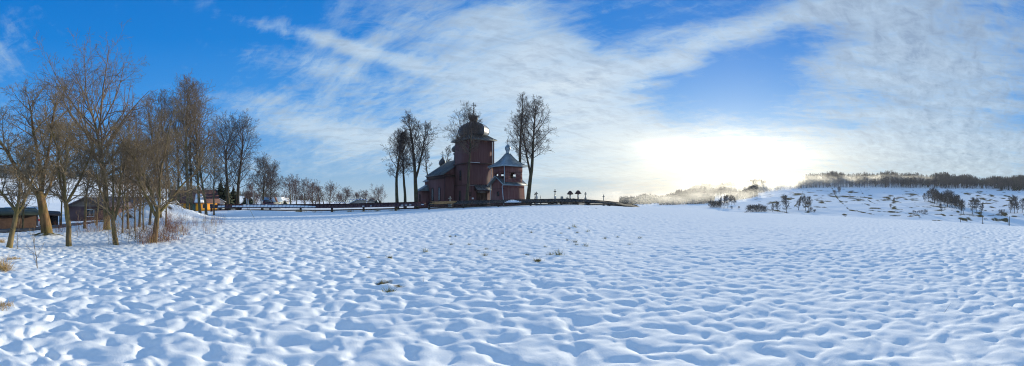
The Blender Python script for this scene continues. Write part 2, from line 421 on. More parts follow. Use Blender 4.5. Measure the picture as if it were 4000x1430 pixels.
# ------------------------------------------------------------------ ground sheet
def ground():
    a1 = np.arange(-78, 78.01, .125)
    a2 = np.arange(82, 280, 4.0)
    az = np.radians(np.concatenate([a1, a2])); na = len(az)
    r = [.6, 1.2, 1.9, 2.6]
    while r[-1] < 15: r.append(r[-1] * 1.0062)
    while r[-1] < 1060: r.append(r[-1] * 1.0115)
    r += [1120]
    r = np.array(r); nr = len(r)
    A, Rr = np.meshgrid(az, r)
    x = (Rr * np.sin(A)).ravel(); y = (Rr * np.cos(A)).ravel()
    z = base_z(x, y) + micro(x, y)
    i = np.arange(nr - 1)[:, None]; j = np.arange(na)[None, :]
    q = np.stack([i * na + j, i * na + (j + 1) % na, (i + 1) * na + (j + 1) % na, (i + 1) * na + j], -1).reshape(-1, 4)[:, ::-1]
    m = MB(); m.add(np.stack([x, y, z], -1), q)
    m.add([(0, 0, float(z[:na].mean()))], np.zeros((0, 4), int))
    c = nr * na
    m.f.append(np.stack([np.arange(na), (np.arange(na) + 1) % na, np.full(na, c)], -1))
    o = m.build('ground', 'snow', smooth=True)
    tag(o, kind='structure', label='rolling snow field rising to the church and to the far hillsides')
    x = np.append(x, 0); y = np.append(y, 0)
    rr = np.hypot(x, y); px = np.degrees(np.arctan2(x, y)) * PXD + 2000
    el = np.degrees(np.arctan2(np.append(z, 0) - EYE, rr)); py = HZ - el * PXD
    bare = np.zeros(len(x)); green = np.zeros(len(x))
    # thawed strips on the far hillside, long along the slope
    hill = sstep(200, 240, rr) * sstep(600, 540, rr) * sstep(2700, 3000, px)
    T = np.radians(px) * 14.0
    n = fbm(T * .085 + 3, rr * .05 + T * .02, 5) * .9 + .45 * perlin(T * .012 + 5, rr * .009)
    bare = np.maximum(bare, hill * (.5 + (n - .50) * 1.3)); green = np.maximum(green, hill * (.35 + .4 * perlin(T * .02, rr * .02)))
    azr = np.arctan2(x, y); rough = fbm(T * .12 + 9, rr * .06, 4)
    for (qx, qy, sx, sy) in ((3330, 751, 40, 6), (3302, 768, 52, 8), (3360, 780, 26, 8), (3470, 774, 34, 10), (3557, 760, 48, 8), (3581, 779, 34, 6), (3588, 803, 60, 5), (3646, 808, 66, 5), (3511, 829, 70, 4), (3546, 843, 80, 4), (3749, 843, 66, 4), (3215, 787, 36, 9), (3229, 766, 34, 5), (3112, 760, 40, 6), (3195, 812, 40, 8), (3420, 815, 40, 4), (3690, 822, 50, 3), (3900, 838, 60, 3), (3075, 775, 40, 7), (3030, 790, 44, 5), (3520, 772, 30, 5), (3960, 776, 36, 5)):
        r0, r1, rc = place_on(qx, qy + sy, 200, 620), place_on(qx, qy - sy, 200, 620), place_on(qx, qy, 200, 620)
        d = ((azr - az_of(qx)) / (sx / PXD * math.pi / 180)) ** 2 + ((rr - rc) / max(4, (r1 - r0) * .5)) ** 2
        bare = np.maximum(bare, hill * np.exp(-d) * (.72 + .85 * rough))
    for pts, wd in ((((3250, 735), (3268, 770), (3290, 795), (3313, 816)), .8), (((3358, 737), (3375, 765), (3393, 784), (3428, 801)), .7), (((3138, 745), (3122, 785), (3100, 812)), .7), (((3760, 749), (3815, 768), (3875, 787)), 5.5), (((3822, 752), (3890, 768), (3950, 784)), 5.5), (((3900, 760), (3960, 772), (4040, 786)), 4), (((3565, 742), (3600, 765)), .8), (((3400, 822), (3560, 835), (3760, 838), (4040, 846)), 2.2), (((3300, 818), (3420, 838), (3560, 848)), 2.4)):
        P = [xy(p, place_on(p, q, 160, 620)) for p, q in pts]
        for (ax_, ay_), (bx_, by_) in zip(P[:-1], P[1:]):
            L2 = (bx_ - ax_) ** 2 + (by_ - ay_) ** 2 + 1e-6
            t = np.clip(((x - ax_) * (bx_ - ax_) + (y - ay_) * (by_ - ay_)) / L2, 0, 1)
            d = np.hypot(x - ax_ - t * (bx_ - ax_), y - ay_ - t * (by_ - ay_))
            bare = np.maximum(bare, sstep(170, 200, rr) * np.exp(-(d / (wd * 1.3)) ** 2) * (.62 + .9 * rough))
    # blown-bare spots on the left hill
    lh = sstep(220, 300, rr) * sstep(720, 650, rr) * sstep(1300, 900, px)
    bare = np.maximum(bare, lh * (.5 + (fbm(x * .006 + 8, rr * .03, 4) - .38)))
    # green margin of the field on the right
    rE = np.interp(px, *T_rE)
    edge = np.exp(-((rr - rE * 1.02) / (2.2 + 1.5 * sstep(3500, 4000, px))) ** 2) * sstep(3150, 3420, px) + .8 * np.exp(-((rr - rE) / 1.8) ** 2) * sstep(2440, 2520, px) * sstep(3050, 2700, px)
    ne = fbm(x * .22, y * .35, 4)
    bare = np.maximum(bare, edge * (.75 + .9 * ne)); green = np.maximum(green, edge)
    # churchyard wall foot, thin snow with grass showing
    fy = np.exp(-((rr - rE - 1.2) / 2.2) ** 2) * sstep(1640, 1750, px) * sstep(2330, 2150, px)
    bare = np.maximum(bare, fy * (.40 + .9 * fbm(x * .4, y * .6, 3))); green = np.maximum(green, fy)
    # earth on the heap and under trees at the left
    for (cx_, ry, w, h, amt) in ((690, 40.6, 1.5, 1.3, .95), (640, 38.5, 1.6, .35, .75), (500, 36.5, 1.3, .5, .8), (725, 42, 2.0, 1.0, .7)):
        cx, cy = xy(cx_, ry)
        d = np.exp(-((x - cx) / w) ** 2 - ((y - cy) / h) ** 2)
        bare = np.maximum(bare, d * amt + d * .5 * fbm(x * 1.5, y * 1.5, 3))
    cx, cy = xy(181, 24); d = np.exp(-(((x - cx) ** 2 + (y - cy) ** 2) / 1.05 ** 2) ** 2)
    bare = np.maximum(bare, d * (.8 + .6 * fbm(x * 2.5, y * 2.5, 3))); green = np.maximum(green, d * .8)
    # thawed hollows in the field
    for (sx, sy, w) in ((1500, 1108, .2), (1522, 1143, .17), (1560, 1124, .16), (2098, 1038, .2), (2180, 1012, .15), (1900, 985, .12), (1525, 1012, .1), (1440, 1009, .12), (3760, 903, .35), (2330, 840, .5), (2290, 838, .6), (2255, 842, .4)):
        r0 = EYE / math.tan(-el_of(sy)); cx, cy = xy(sx, r0)
        d = np.exp(-(((x - cx) ** 2 + ((y - cy) * .75) ** 2) / w ** 2))
        bare = np.maximum(bare, d * (.75 + .6 * fbm(x * 6, y * 6, 2)))
    me = o.data
    for nm, a in (('bare', bare), ('green', green)):
        at = me.attributes.new(nm, 'FLOAT', 'POINT'); at.data.foreach_set('value', np.clip(a, 0, 1).astype(np.float32))
    return o
ground()

# the lane past the sheds
def road():
    pts = [(-140, 27), (0, 29.5), (80, 32), (160, 36), (250, 42), (330, 47), (420, 53), (520, 62)]
    m = MB(); V = []
    ps = [np.array(xy(p, r)) for p, r in pts]
    fine = []
    for i in range(len(ps) - 1):
        for t in np.linspace(0, 1, 9)[:-1]: fine.append(ps[i] * (1 - t) + ps[i + 1] * t)
    fine.append(ps[-1]); fine = np.array(fine)
    T = np.gradient(fine, axis=0); T /= np.linalg.norm(T, axis=1, keepdims=True)
    Nn = np.stack([-T[:, 1], T[:, 0]], -1)
    W = np.array([-1.5, -1.4, -.7, 0, .7, 1.4, 1.5])
    for k, p in enumerate(fine):
        for w in W * (1 + .08 * math.sin(k * 1.7)):
            q = p + Nn[k] * w
            V.append((q[0], q[1], float(base_z(q[0], q[1])) + (.10 if abs(w) < 1.45 else -.1)))
    n = len(W)
    F = [(i * n + j, i * n + j + 1, (i + 1) * n + j + 1, (i + 1) * n + j) for i in range(len(fine) - 1) for j in range(n - 1)]
    m.add(V, F); tag(m.build('road', 'asphalt', smooth=True), kind='structure')
road()

# ------------------------------------------------------------------ trees
def rotated(d, ang, phi):
    """directions at angle ang from d, turned phi around it"""
    ref = np.where(np.abs(d[:, 2:3]) > .9, np.array([[1., 0, 0]]), np.array([[0, 0, 1.]]))
    a = np.cross(d, ref); a /= np.linalg.norm(a, axis=1, keepdims=True) + 1e-9
    b = np.cross(d, a)
    return np.cos(ang)[:, None] * d + np.sin(ang)[:, None] * (np.cos(phi)[:, None] * a + np.sin(phi)[:, None] * b)
def grow(rng, p, d, L, n, wob, trop):
    P = [p]; Ds = []
    for i in range(n):
        d = d + wob * rng.randn(*d.shape) + np.array([0, 0, trop])
        d /= np.linalg.norm(d, axis=1, keepdims=True) + 1e-9
        p = p + d * (L / n)[:, None]; P.append(p); Ds.append(d)
    return np.stack(P, 1), np.stack(Ds, 1)
def along(P, D, t):
    """points and directions at fractions t (B,K) of the polylines"""
    n = D.shape[1]; s = t * n; i = np.clip(np.floor(s).astype(int), 0, n - 1); f = (s - i)[..., None]
    b = np.arange(P.shape[0])[:, None]
    return P[b, i] * (1 - f) + P[b, i + 1] * f, D[b, i]
def tree_meshes(seed, H, rad, stems=None, cb=.3, spread=3., inc=(62, 22), nl=18, K=(7, 6, 5), ratio=(.55, .5, .5), ang=(42, 42, 45),
                trop=(.06, .04, .03), wob=(.10, .13, .16), rmin=.006, shape='oval', lop=(0, 0), limb_r=.5, levels=3, wig=.05, lean=(0, 0), flare=1.3, end=None):
    """bare tree: returns (trunk MB, crown MB). stems: list of (start fraction of first stem, azimuth, tilt deg, length, radius factor)"""
    rng = np.random.RandomState(seed)
    tr, cr = MB(), MB()
    stemsP = []
    n = 14
    d0 = np.array([[lean[0], lean[1], 1.]]); d0 /= np.linalg.norm(d0)
    main_len = H if not stems else stems[0][3]
    P, D = grow(rng, np.array([[0, 0, -.25]]), d0, np.array([main_len + .25]), n, wig, .02)
    tt = np.linspace(0, 1, n + 1)
    rr = rad * ((1 - tt) ** .75 * .94 + .03) if end is None else rad * (1 - (1 - end) * tt) * np.where(tt > .99, .5, 1)
    rr = rr * (1 + (flare - 1) * np.exp(-tt * main_len / .35))
    tr.tubes(P, rr[None], 10); stemsP.append((P, D, rr, main_len, cb))
    for (f, phi, tilt, L, rf) in (stems[1:] if stems else []):
        p, d = along(P, D, np.array([[f]]))
        r0 = float(np.interp(f, tt, rr)) * rf
        dd = np.array([[math.cos(phi) * math.sin(R(tilt)), math.sin(phi) * math.sin(R(tilt)), math.cos(R(tilt))]])
        P2, D2 = grow(rng, p[0], dd, np.array([L]), 11, wig * 1.3, .07)
        t2 = np.linspace(0, 1, 12); r2 = r0 * ((1 - t2) ** .75 * .94 + .04)
        tr.tubes(P2, r2[None], 8); stemsP.append((P2, D2, r2, L, .22))
    for (P, D, rs, L, c0) in stemsP:
        k = max(4, int(nl * (L / H) ** .8)); u = (np.arange(k) + rng.rand(k) * .8) / k
        t = c0 + (.985 - c0) * u
        p, d = along(P, D, t[None]); p = p[0]; d = d[0]
        phi = np.arange(k) * 2.39996 + rng.rand(k) * .9
        a = np.radians(inc[0] + (inc[1] - inc[0]) * u + rng.randn(k) * 7)
        dl = rotated(d, a, phi)
        if shape == 'oval': pr = np.sin(np.pi * (.22 + .70 * u)) ** .8
        elif shape == 'cone': pr = 1.05 - .8 * u
        elif shape == 'vase': pr = .55 + .6 * np.sin(np.pi * (.15 + .7 * u))
        else: pr = .75 + .25 * np.sin(np.pi * u)
        Ll = spread * pr * (.75 + .5 * rng.rand(k)) * (1 + lop[0] * dl[:, 0] + lop[1] * dl[:, 1])
        Ll = np.maximum(Ll, .35)
        rl = np.minimum(np.interp(t, np.linspace(0, 1, len(rs)), rs) * .75, limb_r * .035 * Ll ** .9 + .008)
        Pl, Dl = grow(rng, p, dl, Ll, 7, wob[0], trop[0])
        tl = np.linspace(0, 1, 8)
        cr.tubes(Pl, np.maximum(rl[:, None] * (1 - tl[None] * .85), rmin), 6)
        cp, cd, cl, crr = Pl, Dl, Ll, rl
        for lv in range(levels):
            kk = K[lv]; B = len(cl)
            t = .18 + .8 * (np.arange(kk)[None] + rng.rand(B, kk)) / kk
            p, d = along(cp, cd, t)
            phi = (np.arange(kk)[None] * 2.39996 + rng.rand(B, 1) * 6.3 + rng.rand(B, kk) * .8)
            an = np.radians(ang[lv] + rng.randn(B, kk) * 9)
            L2 = cl[:, None] * ratio[lv] * (1.12 - .62 * t) * (.65 + .7 * rng.rand(B, kk))
            r2 = np.maximum(crr[:, None] * (1 - t * .8) * .62, rmin)
            keep = (L2.ravel() > .09) & (rng.rand(B * kk) > .08)
            p = p.reshape(-1, 3)[keep]; d = rotated(d.reshape(-1, 3), an.ravel(), phi.ravel())[keep]
            L2 = L2.ravel()[keep]; r2 = r2.ravel()[keep]
            nseg = (5, 4, 3)[lv]
            P2, D2 = grow(rng, p, d, L2, nseg, wob[min(lv + 1, 2)], trop[min(lv + 1, 2)])
            t2 = np.linspace(0, 1, nseg + 1)
            cr.tubes(P2, np.maximum(r2[:, None] * (1 - t2[None] * .8), rmin * .75), (4, 3, 3)[lv])
            cp, cd, cl, crr = P2, D2, L2, r2
    return tr, cr
def plant(name, label, x, y, mats, group, cat='tree', z=None, **kw):
    t = thing(name, label, cat, (x, y, gz(x, y) if z is None else z), -math.atan2(x, y), group)
    tr, cr = tree_meshes(**kw)
    tr.build('trunk', mats[0], t, True); cr.build('crown', mats[1], t, False)
    return t
def tall(px, r, ytop): return zz(ytop, r) - gz(*xy(px, r))

GL = 'bare trees beside the lane and the sheds'
def left_trees():
    O = ('bark_orchard', 'twig_orchard'); Tm = ('bark_tall', 'twig_tall')
    x, y = xy(30, 17)
    plant('fruit_tree', 'small crooked fruit tree in front of the low brown shed, leaning right', x, y, O, GL, seed=3, H=4.6, rad=.13, stems=[(0, 0, 0, 1.9, 1), (.75, .2, 42, 2.4, .75), (.8, 2.9, 40, 2.6, .75), (.97, 1.2, 12, 2.5, .9)], end=.7, cb=.8, spread=1.5, inc=(62, 35), nl=15, K=(8, 6, 5), lean=(.22, .0), wig=.07, trop=(.03, .02, .0), rmin=.006)
    x, y = xy(181, 24)
    plant('old_willow', 'old thick forked tree with orange bark standing on a mossy root mound', x, y, ('bark_old', 'twig_orchard'), GL, seed=11, H=8.6, rad=.34, end=.72, stems=[(0, 0, 0, 2.4, 1), (.82, 3.0, 44, 6.6, .62), (.86, 1.6, 6, 6.0, .62), (.8, 0.1, 48, 2.8, .42), (.96, .3, 14, 5.9, .66)], cb=.9, spread=2.5, inc=(62, 30), nl=20, K=(8, 6, 5), ratio=(.6, .5, .5), trop=(.02, .0, -.03), wob=(.14, .16, .18), wig=.08, rmin=.008, flare=1.2)
    x, y = xy(268, 17.5)
    plant('fruit_tree', 'slim fruit tree with straight trunk in front of the brown barn', x, y, O, GL, seed=21, H=6.0, rad=.125, end=.8, stems=[(0, 0, 0, 2.0, 1), (.9, .25, 38, 3.2, .7), (.86, 2.9, 34, 3.4, .7), (.97, 1.7, 8, 3.7, .85), (.95, 4.6, 24, 3.0, .6)], cb=.86, spread=1.6, inc=(58, 30), nl=15, K=(8, 6, 5), wig=.06, lean=(.06, 0), trop=(.03, .02, 0), rmin=.006)
    x, y = xy(418, 30)
    plant('tall_maple', 'tallest bare tree of the left group, with wide rounded crown', x, y, Tm, GL, seed=33, H=9.2, rad=.27, cb=.34, spread=5.3, inc=(68, 34), nl=30, K=(8, 6, 5), ratio=(.5, .48, .46), trop=(.045, .03, .02), shape='vase', limb_r=.62, rmin=.008)
    x, y = xy(330, 33)
    plant('bare_tree', 'thin bare tree showing behind the tall wide crowned tree, left side', x, y, Tm, GL, seed=38, H=7.5, rad=.13, cb=.22, spread=2.6, inc=(40, 18), nl=16, K=(7, 6, 5), shape='oval', rmin=.008)
    x, y = xy(455, 17.6)
    plant('fruit_tree', 'short twin stemmed fruit tree below the tallest tree', x, y, O, GL, seed=41, H=4.9, rad=.11, end=.75, stems=[(0, 0, 0, 1.5, 1), (.7, .3, 26, 3.0, .8), (.8, 3.0, 24, 2.6, .7), (.97, 1.5, 8, 2.9, .85)], cb=.75, spread=1.5, inc=(58, 30), nl=15, K=(8, 6, 5), wig=.07, trop=(.03, .02, 0), rmin=.006)
    x, y = xy(602, 18)
    plant('fruit_tree', 'wide fruit tree with low forks rising out of brambles', x, y, O, GL, seed=52, H=6.2, rad=.13, end=.8, stems=[(0, 0, 0, 1.5, 1), (.8, .15, 44, 3.2, .7), (.75, 3.1, 36, 3.2, .7), (.97, 1.4, 10, 4.2, .85), (.9, 2.6, 22, 3.9, .7)], cb=.85, spread=1.75, inc=(58, 28), nl=17, K=(8, 6, 5), wig=.07, trop=(.03, .02, 0), rmin=.006)
    spec = [(500, 29, 430, 'young many branched tree left of the snow heap', 2.0, .10), (545, 31, 405, 'slender young tree rising out of the snow heap', 2.0, .10), (584, 33, 395, 'slender bare tree behind the wide fruit tree', 2.2, .11), (628, 36, 372, 'upright bare tree on the right shoulder of the snow heap', 2.4, .13),
            (667, 48, 352, 'straight bare tree, first from the left before the orange house', 2.6, .19), (697, 50, 368, 'straight bare tree before the dark brown roof of the orange house', 2.6, .18), (728, 48, 292, 'highest of the slender trees before the orange house', 2.8, .23), (748, 51, 318, 'slim tree beside the green door of the orange house', 2.7, .2), (783, 50, 350, 'dark slim tree before the right wall of the orange house', 3.3, .2), (806, 52, 405, 'slim tree at the right end of the orange house', 2.6, .18), (836, 54, 520, 'short bare tree just left of the maroon fence end', 2.0, .12),
            (478, 25, 560, 'low thin tree between the tallest tree and the twin stemmed fruit tree', 1.5, .06), (528, 26, 520, 'thin sapling tree in front of the snow heap, left one', 1.5, .06), (562, 27, 500, 'thin sapling tree in front of the snow heap, right one', 1.5, .06), (648, 30, 480, 'thin leaning tree on the lit face of the snow heap', 1.6, .07), (376, 36, 470, 'thin tree before the barn gable', 1.9, .09), (238, 40, 480, 'thin tree before the long side of the barn', 2.0, .1), (90, 33, 500, 'thin tree between the low shed and the old forked tree', 2.0, .1)]
    for i, (px, r, yt, lab, sp, rd) in enumerate(spec):
        x, y = xy(px, r); h = tall(px, r, yt)
        plant('slender_tree', lab, x, y, Tm, GL, seed=60 + i * 7, H=h * .92, rad=rd, cb=.16 if r < 40 else .24, spread=sp * (1.15 if r < 40 else 1.6), inc=(46, 16), nl=22, K=(7, 6, 5), ratio=(.55, .5, .5), trop=(.045, .045, .04), shape='oval', rmin=.008 if r < 40 else .011, lean=(random.Random(i).uniform(-.05, .05), 0), wig=.035, limb_r=.5)
left_trees()

def church_trees():
    Dm = ('bark_dark', 'twig_dark'); Gc = 'bare lime trees round the churchyard'
    specs = [
        (1552, 70, 530, .34, 3.1, .42, 'dark leaning lime tree furthest left of the church', 101, (-.12, 0), None),
        (1582, 73, 540, .30, 2.7, .45, 'lime tree with a narrow fork, second from the left before the church', 102, (-.02, 0), None),
        (1628, 71, 455, .42, 3.3, .40, 'tall dark lime tree against the left end of the church', 103, (-.01, 0), [(0, 0, 0, 0, 1), (.32, -.2, 16, 9.0, .7)]),
        (1824, 69, 468, .32, 4.0, .60, 'lime tree standing right in front of the church tower', 104, (.01, 0), None),
        (2038, 78, 358, .40, 2.9, .40, 'tall straight lime tree behind the belfry', 105, (-.01, 0), None),
        (2060, 71, 412, .40, 3.7, .42, 'thick lime tree at the right corner of the belfry', 106, (.03, 0), [(0, 0, 0, 0, 1), (.30, 2.9, 14, 9.5, .7)]),
    ]
    for (px, r, yt, rd, sp, cb, lab, sd, ln, st) in specs:
        x, y = xy(px, r); h = tall(px, r, yt)
        if st: st = [(0, 0, 0, h, 1)] + st[1:]
        lop = (-.45, 0) if sd == 104 else (0, 0)
        plant('lime_tree', lab, x, y, Dm, Gc, seed=sd, H=h, rad=rd, stems=st, cb=cb, spread=sp * 1.08, inc=(64, 16) if sd != 104 else (76, 16), nl=26, K=(9, 7, 5), ratio=(.5, .48, .5), trop=(.10, .06, .03), shape='oval', rmin=.013, lean=ln, wig=.03, lop=lop, limb_r=.55, flare=1.35)
    for (px, r, yt, lab, sd) in ((1686, 108, 562, 'pollarded tree rising behind the church roof, the left of two', 111), (1722, 112, 566, 'thin pollarded tree behind the small far cupola', 112)):
        x, y = xy(px, r); h = tall(px, r, yt)
        plant('pollarded_tree', lab, x, y, Dm, Gc, seed=sd, H=h, rad=.3, cb=.55, spread=2.1, inc=(66, 20), nl=18, K=(7, 5, 4), shape='oval', rmin=.02, trop=(.1, .04, 0))
church_trees()

def village_trees():
    Dm = ('bark_dark', 'twig_dark'); Pm = ('bark_tall', 'twig_pink'); Gv = 'bare trees in the village behind the fence'
    spec = [(893, 82, 515, 5.0, .42, .22, 'big bare tree with thick trunk behind the fence end, the left of a pair', Dm, (0, 0)), (928, 84, 505, 5.2, .42, .2, 'big bare tree right of its twin, forked low', Dm, (.05, 0)),
            (1024, 92, 655, 3.6, .3, .22, 'dark wind swept tree beside the parked car', Dm, (.12, 0)), (1056, 100, 690, 4.2, .25, .22, 'smaller tree standing over the blue roofed hut', Dm, (.02, 0)),
            (1136, 140, 706, 5.2, .3, .1, 'tall grey tree first to the right of the blue roofed hut', Pm, (0, 0)), (1158, 150, 714, 4.2, .25, .15, 'grey tree just behind the tall grey one', Pm, (0, 0)), (1192, 150, 733, 5.5, .3, .08, 'broad tree left of the leaning power pole', Pm, (0, 0)), (1222, 155, 735, 5.0, .3, .08, 'broad tree behind the power pole', Pm, (0, 0)), (1250, 160, 745, 4.6, .3, .08, 'lower tree right behind the power pole leg', Pm, (0, 0)),
            (1287, 165, 747, 5.6, .3, .1, 'round reddish tree right of the power pole', Pm, (0, 0)), (1347, 200, 757, 6.0, .3, .12, 'round tree behind the small goal', Pm, (0, 0)), (1391, 220, 767, 4.5, .25, .15, 'thin tree seen through the large goal', Pm, (0, 0)), (1428, 215, 763, 4.8, .25, .15, 'tree behind the right post of the large goal', Pm, (0, 0)), (1482, 210, 757, 6.2, .3, .1, 'lone round tree between the goals and the church trees', Pm, (0, 0)), (1325, 230, 778, 5, .25, .1, 'low tree left of the large goal', Pm, (0, 0)), (1455, 240, 786, 4, .25, .1, 'low bush like tree beyond the large goal', Pm, (0, 0)), (965, 120, 735, 3, .2, .2, 'thin tree left of the two light poles', Pm, (0, 0)), (1003, 130, 760, 2.5, .2, .2, 'small tree right of the two light poles', Pm, (0, 0))]
    for i, (px, r, yt, sp, rd, cb, lab, mm, ln) in enumerate(spec):
        x, y = xy(px, r); h = tall(px, r, yt)
        big = i < 4
        plant('bare_tree', lab, x, y, mm, Gv, seed=200 + i * 3, H=h, rad=rd, cb=cb, spread=sp, inc=(60, 20), nl=24 if big else 18, K=(9, 7, 4) if big else (7, 6, 3), ratio=(.52, .5, .5), trop=(.08, .05, .02), shape='vase' if big else 'oval', rmin=.016 if big else .025, lean=ln, wig=.04)
village_trees()

def conifer_mb(seed, H, rad, layers=16, per=11):
    rng = np.random.RandomState(seed); m = MB(); V = []; F = []
    for l in range(layers):
        t = (l + .5) / layers; z = H * (.08 + .92 * t); rr = rad * (1 - t) ** .85 + .04 * rad
        for k in range(max(4, int(per * (1 - .5 * t)))):
            a = rng.rand() * 6.283; L = rr * (.6 + .55 * rng.rand()); w = L * .33 + .08
            c, s = math.cos(a), math.sin(a); dz = -L * (.25 + .3 * rng.rand()); b = len(V); z0 = z + rng.randn() * H / layers * .3
            V += [(0, 0, z0 + .12 * H / layers * 3), (c * L * .6 - s * w, s * L * .6 + c * w, z0 + dz * .5), (c * L, s * L, z0 + dz), (c * L * .6 + s * w, s * L * .6 - c * w, z0 + dz * .5), (c * L * .55, s * L * .55, z0 + dz * .5 - w * .7)]
            F += [(b, b + 1, b + 2), (b, b + 2, b + 3), (b, b + 4, b + 1), (b, b + 3, b + 4), (b + 1, b + 4, b + 2), (b + 4, b + 3, b + 2)]
    m.add(V, F); return m
def conifers():
    for i, (px, r, yt, w, lab) in enumerate(((862, 96, 700, 2.6, 'dark spruce behind the orange house, the largest evergreen'), (884, 100, 706, 2.3, 'dark spruce hidden behind the pair of big bare trees'), (912, 102, 728, 2.2, 'dark spruce between the trunks of the big bare pair'), (968, 140, 745, 3.0, 'dark spruce behind the light poles'), (1113, 170, 782, 1.8, 'small spruce at the foot of the tall grey tree'), (1470, 200, 780, 2.0, 'small spruce at the left foot of the lone round tree'), (1484, 200, 782, 2.2, 'small spruce at the right foot of the lone round tree'), (1384, 210, 787, 2.0, 'small spruce behind the crossbar of the large goal'), (1516, 230, 790, 2, 'tiny spruce left of the church trees'))):
        x, y = xy(px, r); h = tall(px, r, yt)
        t = thing('spruce_tree', lab, 'tree', (x, y, gz(x, y)), 0, 'spruces in the village')
        MB().lathe([(.16, -.2), (.14, h * .3), (.03, h * .95)], 7).build('trunk', 'bark_dark', t)
        conifer_mb(300 + i, h, w, 18, 16).build('crown', 'needle', t)
conifers()

# lone trees and bushes of the far hillside
def hill_trees():
    protos = []
    for k in range(4):
        t = thing('hill_tree', 'bare tree on the far hillside', 'tree')
        tr, cr = tree_meshes(seed=400 + k, H=10, rad=.24, cb=.2, spread=(4.2, 3.4, 5, 3.2)[k], inc=(58, 20), nl=22, K=(8, 5, 3), ratio=(.52, .5, .5), rmin=.045, shape=('oval', 'oval', 'vase', 'cone')[k], levels=3)
        tr.build('trunk', 'bark_dark', t); cr.build('crown', 'twig_far', t); protos.append(t)
    bush = []
    for k in range(2):
        t = thing('hill_bush', 'bare bush', 'bush')
        tr, cr = tree_meshes(seed=450 + k, H=3, rad=.07, cb=.05, spread=2.6, inc=(70, 30), nl=20, K=(6, 5, 3), rmin=.035, shape='vase', levels=2)
        tr.build('trunk', 'bark_dark', t); cr.build('crown', 'twig_far', t); bush.append(t)
    used = set()
    T = [(3072, 832, 770, 'spreading bare tree on the slope below the sunlit mist'), (3018, 828, 797, 'small tree left of the spreading tree below the mist'), (3036, 828, 796, 'round tree close to the spreading tree below the mist'), (3119, 822, 770, 'slim bare tree beside the narrow track up the slope'), (3147, 824, 772, 'bare tree right of the slim one, the left of two crowns'), (3159, 824, 772, 'bare tree right of the slim one, the right of two crowns'), (3278, 758, 735, 'lone bushy tree high on the slope under the mist'), (3491, 793, 770, 'lone small tree in the middle of the snowy slope'), (3479, 815, 799, 'tiny lone tree below the lone tree of the middle slope'),
         (3612, 789, 758, 'bare tree left of the dark copse'), (3627, 790, 754, 'taller bare tree left of the dark copse'), (3754, 835, 783, 'slim tree just right of the dark copse'), (3763, 835, 786, 'second slim tree right of the dark copse'), (3798, 837, 777, 'broad bare tree standing alone right of the copse'), (3815, 826, 786, 'thin tree behind the broad lone tree'), (3833, 840, 790, 'oval bare tree at the foot of the slope'), (3677, 828, 800, 'small tree in front of the dark copse'),
         (3948, 832, 786, 'bare tree, left in the clump near the picture edge'), (3962, 834, 780, 'bare tree, tallest in the clump near the picture edge'), (3974, 832, 782, 'bare tree, right in the clump near the picture edge'), (3993, 831, 783, 'bare tree cut by the picture edge'), (3922, 832, 818, 'tiny sapling left of the edge clump'), (2541, 798, 782, 'small dark tree on the valley floor below the left forest'), (2812, 812, 768, 'bare tree in the clump on the valley edge, left crown'), (2828, 814, 770, 'bare tree in the clump on the valley edge, middle crown'), (2843, 812, 766, 'bare tree in the clump on the valley edge, right crown'), (2858, 801, 770, 'slim tree right of the valley edge clump'), (2870, 801, 774, 'smaller slim tree right of the valley edge clump')]
    cop = []
    rng = random.Random(5)
    for i in range(22):
        px = 3644 + i * 4.9 + rng.uniform(-2, 2); b = 790 + (px - 3641) * .23 + rng.uniform(-3, 6); cop.append((px, b, b - rng.uniform(34, 56)))
    k = 0
    def put(src, px, yb, yt, lab, grp, hh):
        r = place_on(px, yb, 130, 640); x, y = xy(px, r); h = (yb - yt) / PXD * math.pi / 180 * r
        key = src.name
        o = src if key not in used else copy_tree(src)
        used.add(key); s = h / hh
        o.location = (x, y, float(base_z(x, y)) - .1); o.scale = (s, s, s); o.rotation_euler = (0, 0, rng.uniform(0, 6.28)); o['label'] = lab; o['group'] = grp
    for i, (px, yb, yt, lab) in enumerate(T): put(protos[i % 4], px, yb, yt, lab, 'lone bare trees on the far hillside', 10)
    for i, (px, yb, yt) in enumerate(cop): put(protos[(i * 3 + 1) % 4], px, yb, yt, 'bare tree of the dense dark copse on the snowy slope', 'trees of the dark copse', 10)
    Bq = [(2508, 801, 790, 'small round bush at the valley edge beyond the fence'), (2858, 816, 809, 'round bush below the valley edge clump, left of two'), (2886, 816, 809, 'round bush below the valley edge clump, right of two'), (3168, 828, 817, 'bush beside the two crowned trees'), (3182, 830, 822, 'small bush right of the two crowned trees'), (3260, 761, 750, 'bush beside the lone bushy tree'), (3911, 844, 828, 'bare bush near the field posts'), (3616, 838, 826, 'bush at the hedge end on the lower slope')]
    for i, (px, yb, yt, lab) in enumerate(Bq): put(bush[i % 2], px, yb, yt, lab, 'bushes on the far hillside', 3)
    for i in range(9): put(bush[i % 2], 2922 + i * 8.5, 828 + rng.uniform(-2, 1), 808 + rng.uniform(0, 6), 'bare bush of the hedge at the field edge under the mist', 'bushes of the field edge hedge', 3)
    for i in range(7): put(bush[i % 2], 2778 + i * 6, 811 + rng.uniform(-2, 1), 790 + rng.uniform(0, 8), 'dark bush in the thicket left of the valley edge clump', 'bushes of the valley thicket', 3)
    for i in range(5): put(bush[i % 2], 3568 + i * 8, 832, 824 + rng.uniform(0, 3), 'low bush of the hedge on the lower slope', 'bushes of the low hedge', 3)
hill_trees()

